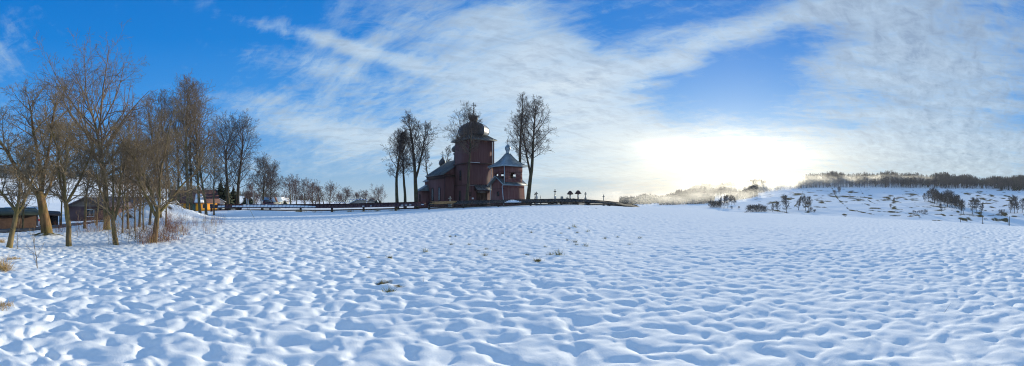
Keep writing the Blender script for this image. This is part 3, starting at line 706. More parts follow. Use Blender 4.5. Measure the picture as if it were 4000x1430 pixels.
# woods on the hilltops: one mass each
def forest(name, label, regions, n, seed, mixc=.3, mat='twig_far'):
    rng = np.random.RandomState(seed)
    Dp = []
    for k in range(5):
        rg = np.random.RandomState(500 + k); a = MB()
        P, D = grow(rg, np.array([[0, 0, -.5]]), np.array([[0, 0, 1.]]), np.array([15.5]), 4, .03, 0)
        a.tubes(P, np.array([[.24, .2, .15, .1, .03]]), 4)
        nl = 15; t = .28 + .7 * (np.arange(nl) + rg.rand(nl)) / nl; p, d = along(P, D, t[None])
        L = 4.0 * np.sin(np.pi * (.25 + .7 * (t - .28) / .7)) * (.8 + .4 * rg.rand(nl))
        P2, D2 = grow(rg, p[0], rotated(d[0], np.radians(52 - 35 * (t - .28) / .7), np.arange(nl) * 2.4), L, 2, .12, .15)
        a.tubes(P2, np.array([[.12, .1, .07]]) * np.ones((nl, 1)), 3)
        p, d = along(P2, D2, .2 + .75 * rg.rand(nl, 6)); p = p.reshape(-1, 3); d = rotated(d.reshape(-1, 3), np.full(nl * 6, .75), rg.rand(nl * 6) * 6.28)
        P3, _ = grow(rg, p, d, np.repeat(L, 6) * (.25 + .3 * rg.rand(nl * 6)), 1, .1, .1)
        a.tubes(P3, np.array([[.1, .06]]) * np.ones((nl * 6, 1)), 3)
        Dp.append((np.concatenate(a.v), np.concatenate(a.f)))
    Cp = []
    for k in range(3):
        c = conifer_mb(520 + k, 15, 3.0, 11, 7); Cp.append((np.concatenate(c.v), np.concatenate(c.f)))
    md, mc = MB(), MB()
    for (p0, p1, r0, r1, share, hs, cm) in regions:
        for i in range(int(n * share)):
            px = rng.uniform(p0, p1); f = rng.rand(); r = r0 + (r1 - r0) * f
            x, y = xy(px, r); z = float(base_z(x, y))
            con = rng.rand() < (cm if cm is not None else mixc) * (.25 + 1.3 * f)
            V, F = (Cp[rng.randint(3)] if con else Dp[rng.randint(5)])
            s = hs * rng.uniform(.72, 1.12) * (.9 + .22 * math.sin(px * .043) * math.sin(px * .0171 + 2)); a = rng.rand() * 6.28; ca, sa = math.cos(a), math.sin(a)
            W = np.stack([(V[:, 0] * ca - V[:, 1] * sa) * s * .95 + x, (V[:, 0] * sa + V[:, 1] * ca) * s * .95 + y, V[:, 2] * s + z], -1)
            (mc if con else md).add(W, F)
    o = md.build(name, mat); tag(o, label, 'wood', kind='stuff')
    if mc.n: mc.build('evergreens', 'needle', o)
forest('forest', 'dark wood of bare trees and spruces along the ridge at the right', [(3100, 4320, 575, 640, .34, 1.0, .05), (3060, 4320, 640, 820, .42, 1.0, .6), (2950, 3160, 600, 800, .08, .85, .25), (3900, 4320, 545, 600, .06, 1.0, .3), (4300, 5200, 575, 820, .1, 1, .4)], 5200, 1)
forest('forest', 'misty wood on the low hill under the sun glow', [(2640, 2990, 590, 800, .36, 1.12, .25), (2420, 2700, 600, 800, .26, .9, .6), (2575, 2790, 480, 560, .26, .8, .05), (2850, 2960, 500, 570, .12, .85, .1)], 2800, 2)
forest('forest', 'dark wood on the snowy hill behind the left trees', [(-300, 330, 660, 790, .5, 1.0, .75), (330, 700, 700, 800, .22, .9, .6), (700, 1250, 700, 800, .28, .7, .5)], 1500, 3)

# ------------------------------------------------------------------ plants at the left and in the field
def blades(seed, n, h, spread, w, curl=.5):
    rng = np.random.RandomState(seed); p = np.zeros((n, 3)); p[:, :2] = rng.randn(n, 2) * spread * .3; p[:, 2] = -.03
    d = np.stack([rng.randn(n) * .35, rng.randn(n) * .35, np.ones(n)], -1); d /= np.linalg.norm(d, axis=1, keepdims=True)
    P, D = grow(rng, p, d, h * (.5 + .7 * rng.rand(n)), 4, .22, -.12 * curl)
    m = MB(); m.tubes(P, w * np.linspace(1, .25, 5)[None] * np.ones((n, 1)), 3); return m
def field_plants():
    g = [(270, 485), (300, 530), (350, 505), (810, 318), (805, 350), (860, 326), (625, 290), (648, 250), (620, 250), (900, 240), (1080, 390), (1195, 355), (1150, 352), (1125, 312), (1285, 285), (1290, 300), (1250, 222), (1280, 215), (1295, 240), (1350, 232), (1440, 262), (1505, 255), (1570, 290), (1625, 258), (1240, 275), (190, 350), (305, 355), (490, 325), (720, 293), (770, 328), (1030, 352), (1340, 305), (1050, 240), (1210, 243)]
    protos = []
    for k in range(4):
        o = blades(700 + k, 34, .17, .16, .0045).build('grass_tuft', 'greengrass' if k % 2 else 'drygrass')
        tag(o, 'small tuft of yellow green grass poking through the snow', 'grass tuft', 'grass tufts poking through the snow field'); protos.append(o)
    rng = random.Random(3); used = set()
    for i, (a, b) in enumerate(g):
        px, py = 1300 + a * .7384, 750 + b * .7384
        r = EYE / math.tan(-el_of(py)); r = r * .985
        x, y = xy(px, r)
        src = protos[i % 4]; o = src if src.name not in used else src.copy()
        if o is not src: COL.objects.link(o)
        used.add(src.name); s = rng.uniform(.6, 1.2) * (1.15 if i in (0, 1, 10, 11, 14, 17) else .85)
        o.location = (x, y, gz(x, y)); o.rotation_euler = (0, 0, rng.uniform(0, 6)); o.scale = (s, s, s * rng.uniform(.7, 1.1))
    # dead twigs stuck in the snow
    for (px, py, h, lab, sd) in ((3688, 1199, .12, 'forked dead twig sticking out of the snow at the right', 1), (1655, 1113, .14, 'dead twig sticking out of the snow near the thawed hollows', 2), (3243, 1104, .1, 'single short twig in the snow below the sun glow', 3)):
        r = EYE / math.tan(-el_of(py)); x, y = xy(px, r)
        tr, cr = tree_meshes(seed=sd, H=h * 1.6, rad=.004, cb=.3, spread=.1, nl=4, levels=0, rmin=.0022, flare=1)
        m = MB(); [m.add(np.concatenate(q.v), np.concatenate(q.f)) for q in (tr,)]
        for f, v in zip(cr.f, cr.v): pass
        o = m.build('dead_twig', 'bark_dark'); tag(o, lab, 'twig'); o.location = (x, y, gz(x, y)); o.rotation_euler = (.5, .3, 0)
    # dry grass and saplings at far left
    for (px, py, h, lab, mt) in ((12, 1036, .42, 'clump of tall straw coloured grass at the left picture edge', 'straw'), (0, 925, .3, 'mound of dry grass at the foot of the crooked fruit tree', 'straw'), (55, 994, .12, 'low patch of dead grass on the snow near the crooked fruit tree', 'straw'), (0, 1176, .14, 'brown grass stub at the lower left edge', 'straw')):
        r = EYE / math.tan(-el_of(py)); x, y = xy(px, r)
        o = blades(int(px) + 20, 150, h, .35, .005, .9).build('dry_grass', mt); tag(o, lab, 'grass', 'dry grass clumps at the left'); o.location = (x, y, gz(x, y))
    for (px, py, h, lab, sd) in ((146, 1030, .95, 'thin leafless sapling with two stems standing in the snow', 5), (70, 955, 1.3, 'thin sapling beside the crooked fruit tree', 6), (300, 905, 1.5, 'thin upright stem left of the barn window', 7)):
        r = EYE / math.tan(-el_of(py)); x, y = xy(px, r)
        plant('sapling', lab, x, y, ('twig_orchard', 'twig_orchard'), 'saplings in the snow', seed=sd, H=h, rad=.012, cb=.15, spread=.4, inc=(40, 15), nl=8, K=(3, 2, 2), levels=1, rmin=.004, cat='sapling', flare=1.1)
    # brambles and shrubs under the fruit trees
    def canes(seed, n, h, spread, w, tilt, curl):
        rng = np.random.RandomState(seed); p = np.zeros((n, 3)); p[:, :2] = rng.randn(n, 2) * spread * .35; p[:, 2] = -.05
        a = rng.rand(n) * 6.28; tl = np.abs(rng.randn(n)) * tilt
        d = np.stack([np.cos(a) * np.sin(tl), np.sin(a) * np.sin(tl), np.cos(tl)], -1)
        P, D = grow(rng, p, d, h * (.45 + .8 * rng.rand(n)), 9, .07, -curl)
        m = MB(); m.tubes(P, w * np.linspace(1, .3, 10)[None] * np.ones((n, 1)), 4)
        t = .3 + .65 * rng.rand(n, 5); q, dd = along(P, D, t); q = q.reshape(-1, 3); dd = rotated(dd.reshape(-1, 3), np.full(n * 5, .8), rng.rand(n * 5) * 6.28)
        P2, _ = grow(rng, q, dd, .3 * h * (.3 + .7 * rng.rand(n * 5)), 3, .15, 0)
        m.tubes(P2, w * .5 * np.linspace(1, .4, 4)[None] * np.ones((n * 5, 1)), 3)
        return m
    for (px, py, n, h, sp, tl, cu, mt, lab, sd) in ((660, 934, 60, 1.5, .7, .45, .07, 'cane', 'red brown bramble canes arching right of the wide fruit tree', 1), (572, 938, 60, 1.1, 1.1, .7, .04, 'twig_orchard', 'tangled low bush at the foot of the wide fruit tree, left side', 2), (540, 925, 40, 1.0, .9, .6, .04, 'twig_orchard', 'sparse low bush left of the wide fruit tree', 3), (625, 940, 35, .8, .8, .8, .05, 'cane', 'low brambles against the trunk of the wide fruit tree', 4), (352, 886, 45, 1.3, 1.6, .35, .01, 'cane', 'upright shrub stems in front of the brown barn', 5), (385, 884, 45, 1.2, 1.4, .35, .01, 'straw', 'pale reedy stems left of the tallest tree', 6), (448, 942, 24, 1.3, .35, .2, .0, 'straw', 'dry reeds at the foot of the short twin stemmed fruit tree', 7), (233, 884, 30, .8, .6, .5, .02, 'cane', 'small shrub beside the old thick tree', 8), (505, 900, 30, .9, 1.2, .5, .02, 'cane', 'scrub at the left foot of the snow heap', 9), (690, 900, 40, .9, 1.4, .35, .0, 'cane', 'thin dry weeds on the right of the snow heap', 10)):
        r = min(EYE / math.tan(-el_of(py)), 34); x, y = xy(px, r)
        o = canes(800 + sd, n, h, sp, .007, tl, cu).build('bramble_shrub', mt); tag(o, lab, 'shrub', 'shrubs and brambles at the left'); o.location = (x, y, gz(x, y))
    # standing dead weeds
    rng = random.Random(9); wp = []
    for k in range(3):
        o = canes(900 + k, 9, .75, .45, .006, .16, .0).build('weed_shrub', 'cane' if k else 'straw'); tag(o, 'clump of standing dead weed stalks between the snow heap and the fence', 'weeds', 'standing dead weeds'); wp.append(o)
    for i in range(46):
        px = rng.uniform(655, 905); py = 878 + rng.uniform(-18, 40) - (px - 655) * .02
        if i >= 36: px = rng.uniform(520, 660); py = rng.uniform(935, 950)
        r = EYE / math.tan(-el_of(py)); x, y = xy(px, r)
        o = wp[i % 3] if i < 3 else wp[i % 3].copy()
        if i >= 3: COL.objects.link(o)
        s = rng.uniform(.5, 1.2); o.location = (x, y, gz(x, y)); o.scale = (s, s, s); o.rotation_euler = (0, 0, rng.uniform(0, 6))
    # reeds along the fence
    o = None
    for i in range(26):
        px = rng.choice([1155, 1180, 1240, 1300, 1340, 1360, 1430, 1470, 1520, 1545]) + rng.uniform(-16, 16)
        r = np.interp(px, *T_rE) - 1.3; x, y = xy(px, r)
        if o is None:
            src = blades(950, 26, .62, .8, .009, .3).build('fence_reed', 'straw'); tag(src, 'dry reed stalks standing along the foot of the maroon fence', 'reeds', 'dry reeds along the fence'); o = src
        else: o = src.copy(); COL.objects.link(o)
        s = rng.uniform(.6, 1.2); o.location = (x, y, gz(x, y)); o.scale = (s, s, s); o.rotation_euler = (0, 0, rng.uniform(0, 6))
    # leaning white stake
    x, y = xy(998, 42); x2, y2 = xy(976, 42)
    tag(MB().bar((x, y, zz(862, 42)), (x2, y2, zz(818, 42)), .05).build('stake', 'cream'), 'pale leaning stake stuck in the snow before the maroon fence', 'stake')
field_plants()

# ------------------------------------------------------------------ roofs and openings helpers
def arch_window(parent, name, cx, cz, w, h, face, off, mat='glass', frame='dark_trim', bars=True):
    """arched window on a wall plane; face 'x' = plane of constant x (looks to -x), 'y' = constant y (looks to -y)"""
    n = 9; out = [(-w / 2, -h / 2), (w / 2, -h / 2)]
    for k in range(n + 1):
        a = math.pi * k / n; out.append((math.cos(a) * w / 2, h / 2 - w / 2 + math.sin(a) * w / 2))
    def to3(p, d):
        return (off - d, cx + p[0], cz + p[1]) if face == 'x' else (cx + p[0], off - d, cz + p[1])
    dirv = (-.03, 0, 0) if face == 'x' else (0, -.03, 0)
    fr = MB(); k = 1 + .16 / w
    for i in range(len(out)):
        p, q = out[i], out[(i + 1) % len(out)]
        fr.bar(to3(p, .05), to3(q, .05), .11, .11)
    f = fr.build(name, frame, parent)
    MB().poly([to3(p, .0) for p in out], dirv).build('pane', mat, f)
    if bars:
        b = MB(); b.bar(to3((0, -h / 2), .045), to3((0, h / 2), .045), .035)
        m = int(h / .38)
        for i in range(1, m):
            z = -h / 2 + i * h / m; b.bar(to3((-w / 2, z), .045), to3((w / 2, z), .045), .028)
        b.build('glazing_bars', 'iron' if frame == 'dark_trim' else frame, f)
    s = MB(); s.bar(to3((-w / 2 - .1, -h / 2 - .08), .08), to3((w / 2 + .1, -h / 2 - .08), .08), .16, .07); s.build('sill', frame, f)
    return f
def cross3(mb, c, z0, h, arm=.45, bars=2, t=.07):
    x, y = c
    mb.bar((x, y, z0), (x, y, z0 + h), t)
    mb.bar((x - arm, y, z0 + h * .68), (x + arm, y, z0 + h * .68), t)
    if bars > 1: mb.bar((x - arm * .55, y, z0 + h * .84), (x + arm * .55, y, z0 + h * .84), t)
    if bars > 2: mb.bar((x - arm * .4, y, z0 + h * .36), (x + arm * .4, y, z0 + h * .28), t)
    for p in ((x - arm, z0 + h * .68), (x + arm, z0 + h * .68), (x, z0 + h)):
        mb.lathe([(.001, p[1] - t), (t, p[1]), (.001, p[1] + t)], 6, (p[0], y))
def seams(mb, a0, a1, b0, b1, n, t=.05):
    """standing seams from edge a0-a1 to edge b0-b1"""
    a0, a1, b0, b1 = map(Vector, (a0, a1, b0, b1))
    for i in range(n + 1):
        f = i / n; p = a0.lerp(a1, f); q = b0.lerp(b1, f)
        mb.bar(p + Vector((0, 0, .02)), q + Vector((0, 0, .02)), t)
def slab(mb, pts, t):
    mb.poly([Vector(p) for p in pts], (0, 0, t))

def church():
    cx, cy = xy(1830, 76); z0 = gz(cx, cy) - .1
    C = thing('wooden_church', 'dark red brown wooden church with onion domed tower on the snowy rise', 'church', (cx, cy, z0), R(36))
    TW, TH = 5.4, 12.6
    # ---- tower, tapering a little
    tw = MB()
    def storey(x0, x1, y0, y1, z0, z1, e0, e1):
        V = [(x0 - e0, y0 - e0, z0), (x1 + e0, y0 - e0, z0), (x1 + e0, y1 + e0, z0), (x0 - e0, y1 + e0, z0), (x0 - e1, y0 - e1, z1), (x1 + e1, y0 - e1, z1), (x1 + e1, y1 + e1, z1), (x0 - e1, y1 + e1, z1)]
        tw.add(V, [(0, 1, 5, 4), (1, 2, 6, 5), (2, 3, 7, 6), (3, 0, 4, 7), (4, 5, 6, 7)])
    storey(0, TW, 0, TW, -.6, 4.1, .12, .08); storey(0, TW, 0, TW, 4.1, 8.1, .03, .0); storey(0, TW, 0, TW, 8.1, TH, -.08, -.1)
    tower = tw.build('tower', 'church', C)
    c = MB()
    for z, e, h in ((8.02, .22, .14), (4.05, .16, .09)):
        c.box(-e, TW + e, -e, 0.06, z, z + h); c.box(-e, 0.06, .06, TW + e, z, z + h); c.box(TW - .06, TW + e, .06, TW + e, z, z + h)
    c.pieces('cornice', 'dark_trim', tower)
    s = MB(); s.box(.3, 2.3, -.24, -.05, 8.16, 8.22); s.build('ledge_snow', 'snowcap', tower)
    corner = MB()
    corner.box(-.14, .06, -.14, .06, -.5, 12.4); corner.box(TW - .04, TW + .13, -.135, .06, -.5, 12.4); corner.build('corner_board', 'church', tower)
    # ---- tower roof: flared skirt, octagonal dome, lantern, bulb, cross
    rf = MB(); cc = (TW / 2, TW / 2); q = math.pi / 4; s2 = math.sqrt(2)
    rf.lathe([((TW / 2 + .1) * s2, TH - .2), ((TW / 2 + .55) * s2, TH - .12), ((TW / 2 + .55) * s2, TH + .02), ((TW / 2 + .05) * s2, TH + .3), (2.35 * s2, TH + .62), (1.95 * s2, TH + .95), (1.6 * s2, TH + 1.2)], 4, cc, q)
    roof = rf.build('tower_roof', 'roof_grey', C)
    sm = MB(); H0 = TH + .02
    for ax in range(4):
        for i in range(8):
            f = -1 + 2 * i / 7
            def pt(r, z): 
                p = (f * r, -r) if ax == 0 else (f * r, r) if ax == 1 else (-r, f * r) if ax == 2 else (r, f * r)
                return (cc[0] + p[0], cc[1] + p[1], z)
            sm.bar(pt(TW / 2 + .55, H0 + .02), pt(TW / 2 + .05, TH + .32), .05); sm.bar(pt(TW / 2 + .05, TH + .32), pt(2.0, TH + .93), .05)
    sm.build('seam', 'roof_grey', roof)
    prof = [(1.9, 13.35), (2.25, 13.4), (2.62, 13.6), (2.88, 13.95), (2.97, 14.35), (2.93, 14.75), (2.75, 15.15), (2.42, 15.5), (1.95, 15.8), (1.45, 16.0), (1.05, 16.12), (.82, 16.25)]
    d = MB(); d.lathe(prof, 8, cc, R(22.5 - 36 - 20), skip=(7,)); dome = d.build('dome', 'dome', C)
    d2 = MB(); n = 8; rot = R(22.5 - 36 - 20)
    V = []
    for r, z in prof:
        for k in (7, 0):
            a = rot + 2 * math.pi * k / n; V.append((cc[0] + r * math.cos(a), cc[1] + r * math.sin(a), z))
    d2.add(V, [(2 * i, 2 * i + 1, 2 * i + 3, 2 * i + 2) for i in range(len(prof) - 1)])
    tag(d2.build('dome_panel', 'dome_pale', dome), 'pale metal panel on one side of the dome')  # one dome face in a paler metal than the others
    ed = MB()
    for k in range(8):
        a = rot + 2 * math.pi * k / 8
        for (r, z), (r2, z2) in zip(prof[:-1], prof[1:]):
            ed.bar((cc[0] + r * math.cos(a), cc[1] + r * math.sin(a), z), (cc[0] + r2 * math.cos(a), cc[1] + r2 * math.sin(a), z2), .06)
    ed.pieces('dome_rib', 'dome', dome)
    MB().lathe([(.82, 16.22), (.7, 16.3), (.66, 16.62), (.72, 16.7), (.8, 16.88), (.83, 17.02), (.78, 17.2), (.62, 17.4), (.38, 17.55), (.16, 17.66), (.06, 17.75)], 12, cc).build('lantern_bulb', 'dome', C)
    k = MB(); k.lathe([(.02, 18.1), (.13, 18.18), (.17, 18.3), (.13, 18.42), (.02, 18.5)], 10, cc); k.bar((*cc, 17.6), (*cc, 18.2), .09); cross3(k, cc, 18.45, 1.75, .5, 3, .08); k.build('tower_cross', 'iron', C)
    # ---- nave
    X0, X1, Y0, Y1, NH, NR_ = -2.0, 7.4, TW, 13.0, 6.4, 9.5
    mx = (X0 + X1) / 2
    nv = MB()
    nv.box(X0, X1, Y0, Y1, -.6, NH)
    nv.poly([(X0, Y0, NH), (X1, Y0, NH), (mx, Y0, NR_ - .15)], (0, .12, 0)); nv.poly([(X0, Y1 - .12, NH), (X1, Y1 - .12, NH), (mx, Y1 - .12, NR_ - .15)], (0, .12, 0))
    nave = nv.build('nave', 'church', C)
    r = MB(); o = .55; zo = NH - .28
    slab(r, [(X0 - o, Y0 - .4, zo), (X0 - o, Y1 + .5, zo), (mx, Y1 + .5, NR_), (mx, Y0 - .4, NR_)], .12)
    slab(r, [(X1 + o, Y0 - .4, zo), (mx, Y0 - .4, NR_), (mx, Y1 + .5, NR_), (X1 + o, Y1 + .5, zo)], .12)
    nroof = r.build('nave_roof', 'roof_grey', C)
    sm = MB(); seams(sm, (X0 - o, Y0 - .4, zo + .12), (X0 - o, Y1 + .5, zo + .12), (mx, Y0 - .4, NR_ + .12), (mx, Y1 + .5, NR_ + .12), 15); sm.build('seam', 'roof_grey', nroof)
    cr = MB(); cr.box(X0 - .3, X0 - .003, Y0 - .2, Y1 + .3, NH - .7, NH - .29); cr.box(X0 - .28, 0, Y0 - .25, Y0 - .003, NH - .62, NH - .16); cr.box(X0 - .16, X0 - .004, Y0 - .12, Y1 + .1, NH - .95, NH - .7); cr.pieces('cornice', 'dark_trim', nave)
    dp = MB(); dp.bar((X0 - .12, Y0 - .1, -.3), (X0 - .12, Y0 - .1, NH - .7), .1); dp.bar((X0 - .45, Y1 + .2, NH - .3), (X0 - .12, Y1 + .1, NH - 1.0), .1); dp.bar((X0 - .12, Y1 + .1, NH - 1.), (X0 - .12, Y1 + .1, .2), .1); dp.pieces('downpipe', 'dark_trim', nave)
    arch_window(nave, 'window', 7.9, 2.55, .95, 2.7, 'x', X0 - .004); arch_window(nave, 'window', 11.0, 2.5, .95, 2.55, 'x', X0 - .004)
    # tower windows on its left side
    arch_window(tower, 'window', 2.9, 2.1, .62, 1.9, 'x', -.13, 'dark_glass'); arch_window(tower, 'window', 2.9, 5.95, .62, 1.8, 'x', -.03, 'dark_glass')
    # ---- sanctuary and sacristy
    sa = MB(); sa.box(-.6, 6.0, Y1 + .002, 18, -.6, 5.4); sa.box(-3.3, -.602, Y1 + .002, 15.6, -.6, 3.3); sanc = sa.build('sanctuary', 'church', C)
    r = MB(); slab(r, [(-1.0, Y1, 5.3), (-1.0, 18.4, 5.3), (2.7, 16.6, 8.2), (2.7, Y1, 8.2)], .1); slab(r, [(6.4, Y1, 5.3), (2.7, Y1, 8.2), (2.7, 16.6, 8.2), (6.4, 18.4, 5.3)], .1); slab(r, [(-1.0, 18.4, 5.3), (6.4, 18.4, 5.3), (2.7, 16.6, 8.2)], .1)
    slab(r, [(-3.75, Y1 - .4, 3.2), (-3.75, 16.0, 3.2), (-1.9, 15, 4.45), (-1.9, Y1 + .3, 4.45)], .1); slab(r, [(-3.75, Y1 - .4, 3.2), (-1.9, Y1 + .3, 4.45), (-.5, Y1 + .3, 4.45), (-.5, Y1 - .4, 3.2)], .1)
    r.build('sanctuary_roof', 'roof_grey', C)
    arch_window(sanc, 'window', 14.4, 1.75, .5, 1.6, 'x', -3.304, 'dark_glass')
    # ---- ridge cupolas
    def cupola(c, zb, dr, on, zt, hc, name):
        m = MB(); m.lathe([(dr * 1.5, zb - .8), (dr * 1.12, zb + .3), (dr, zb + .9), (dr, zt - .5), (dr * 1.35, zt - .42), (dr * 1.3, zt - .25), (dr * .8, zt - .1)], 8, c, R(10)); p = m.build(name, 'dome', C)
        b = MB(); b.lathe([(dr * .8, zt - .12), (on * .8, zt + .1), (on * .98, zt + .4), (on, zt + .62), (on * .93, zt + .9), (on * .72, zt + 1.2), (on * .42, zt + 1.48), (on * .2, zt + 1.7), (.05, zt + 1.95)], 10, c, R(4)); b.build('onion_dome', 'dome', p, True)
        k = MB(); k.lathe([(.01, zt + 2.05), (.1, zt + 2.15), (.01, zt + 2.25)], 8, c); k.bar((*c, zt + 1.9), (*c, zt + 2.1), .05); cross3(k, c, zt + 2.2, hc, .3, 2, .05); k.build('cross', 'iron', p)
        w = MB()
        for a in range(0, 8, 2): 
            an = R(10 + 22.5) + a * math.pi / 4; w.bar((c[0] + math.cos(an) * dr * .94, c[1] + math.sin(an) * dr * .94, zb + 1.0), (c[0] + math.cos(an) * dr * .94, c[1] + math.sin(an) * dr * .94, zt - .75), .32, .08, up=(math.cos(an), math.sin(an), 0))
        w.pieces('louvre', 'dark_glass', p)
    cupola((2.7, 9.0), 9.3, .78, 1.3, 11.1, 1.2, 'ridge_cupola'); cupola((2.7, 16.0), 8.1, .5, .82, 8.85, 1.0, 'sanctuary_cupola')
    # ---- porch canopy, door, notices
    cn = MB(); zt, zb = 4.05, 3.05
    slab(cn, [(1.05, -.12, zt), (1.05, -1.35, zb), (4.75, -1.35, zb), (4.75, -.12, zt)], .07)
    can = cn.build('canopy', 'canopy', C)
    sm = MB(); seams(sm, (1.05, -1.35, zb + .07), (4.75, -1.35, zb + .07), (1.05, -.13, zt + .07), (4.75, -.13, zt + .07), 8, .07); sm.build('seam', 'canopy', can)
    br = MB()
    for x in (1.2, 4.6): br.poly([(x, -.13, zb - .1), (x, -1.3, zb - .02), (x, -.13, zt - .02)], (.06, 0, 0))
    br.box(1.05, 4.75, -1.38, -1.32, zb - .2, zb - .003); br.build('canopy_bracket', 'dark_trim', can)
    dr = MB(); dr.box(1.75, 2.68, -.2, -.13, 0, 2.55); dr.box(2.72, 3.65, -.2, -.13, 0, 2.55); door = dr.build('door', 'door', C)
    fr = MB(); fr.box(1.6, 1.74, -.24, -.12, 0, 2.9); fr.box(3.66, 3.8, -.24, -.12, 0, 2.9); fr.box(1.74, 3.66, -.24, -.12, 2.56, 2.66); fr.build('door_frame', 'dark_trim', door)
    MB().box(1.8, 3.6, -.16, -.125, 2.67, 2.88).build('transom', 'glass', door)
    MB().bar((2.62, -.24, 1.15), (2.62, -.24, 1.35), .05).build('handle', 'iron', door)
    MB().box(.62, 1.02, -.17, -.125, 1.45, 1.75).build('notice_sheet', 'notice', C)
    nb = MB(); nb.box(.05, .5, -.2, -.125, 1.95, 2.75); nb.box(.08, .47, -.21, -.2, 2.3, 2.36); nb.build('notice_board', 'dark_trim', C)
    MB().bar((-.3, -.35, 4.0), (1.05, -.35, 3.97), .05).build('gutter', 'pipe', C)
    return z0
church()

def belfry():
    cx, cy = xy(1971, 69); z0 = gz(cx, cy) - .1
    az = math.degrees(-az_of(1971)); B = thing('wooden_belfry', 'red boarded belfry with pale blue concave roof beside the church tower', 'bell tower', (cx, cy, z0), R(az + 34))
    W = 4.0
    lo = MB()
    V = [(-.16, -.16, -.5), (W + .16, -.16, -.5), (W + .16, W + .16, -.5), (-.16, W + .16, -.5), (0, 0, 3.75), (W, 0, 3.75), (W, W, 3.75), (0, W, 3.75)]
    lo.add(V, [(0, 1, 5, 4), (1, 2, 6, 5), (2, 3, 7, 6), (3, 0, 4, 7)])
    lo.poly([(-.01, 0, 3.75), (-.01, W, 3.75), (-.01, W / 2, 5.0)], (.1, 0, 0))
    low = lo.build('lower_storey', 'belfry', B)
    # toothed lower ends of the boards
    tz = MB(); 
    for i in range(26):
        x = i * W / 26; tz.poly([(x, -.075, 3.2), (x + W / 26 - .02, -.075, 3.2), (x + W / 52, -.075, 3.06)], (0, .05, 0))
    tz.box(0, W, -.075, -.02, 3.2, 3.72); tz.build('board_fringe', 'belfry', low)
    lt = MB(); lt.box(-.06, .02, 0, W, 2.95, 3.02); lt.build('trim_strip', 'dark_trim', low)
    # skirt roof with a gable to the left
    sk = MB(); o = .5
    slab(sk, [(-.55, -o, 3.55), (W + .45, -o, 3.55), (W + .45, W / 2, 5.12), (-.55, W / 2, 5.12)], .07); slab(sk, [(-.55, W + o, 3.55), (-.55, W / 2, 5.12), (W + .45, W / 2, 5.12), (W + .45, W + o, 3.55)], .07)
    skr = sk.build('skirt_roof', 'roof_grey', B)
    vb = MB(); vb.bar((-.6, -o, 3.6), (-.6, W / 2, 5.17), .06, .14); vb.bar((-.6, W + o, 3.6), (-.6, W / 2, 5.17), .06, .14); vb.bar((-.6, -o - .04, 3.57), (W + .45, -o - .04, 3.57), .06, .12); vb.build('verge_board', 'zinc', skr)
    # upper storey with real openings
    u0, u1, zb, zt = .22, W - .22, 3.7, 7.0; t = .08
    up = MB()
    def wall(plane, c, holes):
        """plane 'x'/'y' at coordinate c; holes (a0,a1,z0,z1)"""
        xs = sorted({u0, u1, *[h[0] for h in holes], *[h[1] for h in holes]}); zs = sorted({zb, zt, *[h[2] for h in holes], *[h[3] for h in holes]})
        for i in range(len(xs) - 1):
            for j in range(len(zs) - 1):
                a, b, z_0, z_1 = xs[i], xs[i + 1], zs[j], zs[j + 1]
                if any(h[0] <= a and b <= h[1] and h[2] <= z_0 and z_1 <= h[3] for h in holes): continue
                if plane == 'y': up.box(a, b, c, c + t, z_0, z_1)
                else: up.box(c, c + t, a + (t if a == u0 else 0), b - (t if b == u1 else 0), z_0, z_1)
    wall('y', u0, [(1.45, 2.15, 4.75, 5.75), (1.3, 2.45, 4.75, 5.4)])
    wall('x', u0, [(.62, 1.45, 4.7, 5.6), (2.3, 3.3, 4.7, 5.6)])
    wall('y', u1 - t, [(.9, 3.1, 4.75, 5.6)]); wall('x', u1 - t, [(.9, 2.9, 4.75, 5.6)])
    ups = up.build('upper_storey', 'belfry', B)
    fz = MB()
    for i in range(24):
        x = u0 + i * (u1 - u0) / 24; fz.poly([(x, u0 - .05, 5.82), (x + .13, u0 - .05, 5.82), (x + .065, u0 - .05, 5.7)], (0, .045, 0))
    fz.box(u0, u1, u0 - .05, u0 - .003, 5.82, 6.95); fz.box(u0 - .05, u0 - .003, u0, u1, 5.75, 6.95); fz.build('board_fringe', 'belfry', ups)
    bl = MB(); bl.lathe([(.42, 4.8), (.36, 5.0), (.27, 5.35), (.2, 5.5), (.04, 5.55)], 12, (2, 2.2)); bl.bar((.4, 2.2, 5.6), (3.6, 2.2, 5.6), .12); bl.build('bell', 'iron', B)
    # concave roof, neck, onion, cross
    rf = MB(); s2 = math.sqrt(2); cc = (W / 2, W / 2); e = W / 2 + .5
    prof = [(e - .35, 6.72), (e, 6.7), (e, 6.92), (e - .35, 7.06), (1.75, 7.33), (1.2, 7.8), (.8, 8.3), (.5, 8.78), (.3, 9.1)]
    rf.lathe([(r * s2, z) for r, z in prof], 4, cc, math.pi / 4); roof = rf.build('roof', 'zinc', B)
    sm = MB()
    for ax in range(4):
        for f in (-1, -.6, -.2, .2, .6):
            for (r, z), (r2, z2) in zip(prof[2:-1], prof[3:]):
                def pt(r, z):
                    p = (f * r, -r) if ax == 0 else (r, f * r) if ax == 1 else (-f * r, r) if ax == 2 else (-r, -f * r)
                    return (cc[0] + p[0], cc[1] + p[1], z + .02)
                sm.bar(pt(r, z), pt(r2, z2), .05)
    sm.build('seam', 'zinc', roof)
    on = MB(); on.lathe([(.32, 9.0), (.3, 9.55), (.36, 9.62), (.46, 9.8), (.5, 10.0), (.46, 10.22), (.32, 10.45), (.16, 10.62), (.04, 10.78)], 12, cc); on.build('onion_dome', 'zinc', B)
    k = MB(); cross3(k, cc, 10.7, 1.0, .25, 2, .045); k.build('cross', 'iron', B)
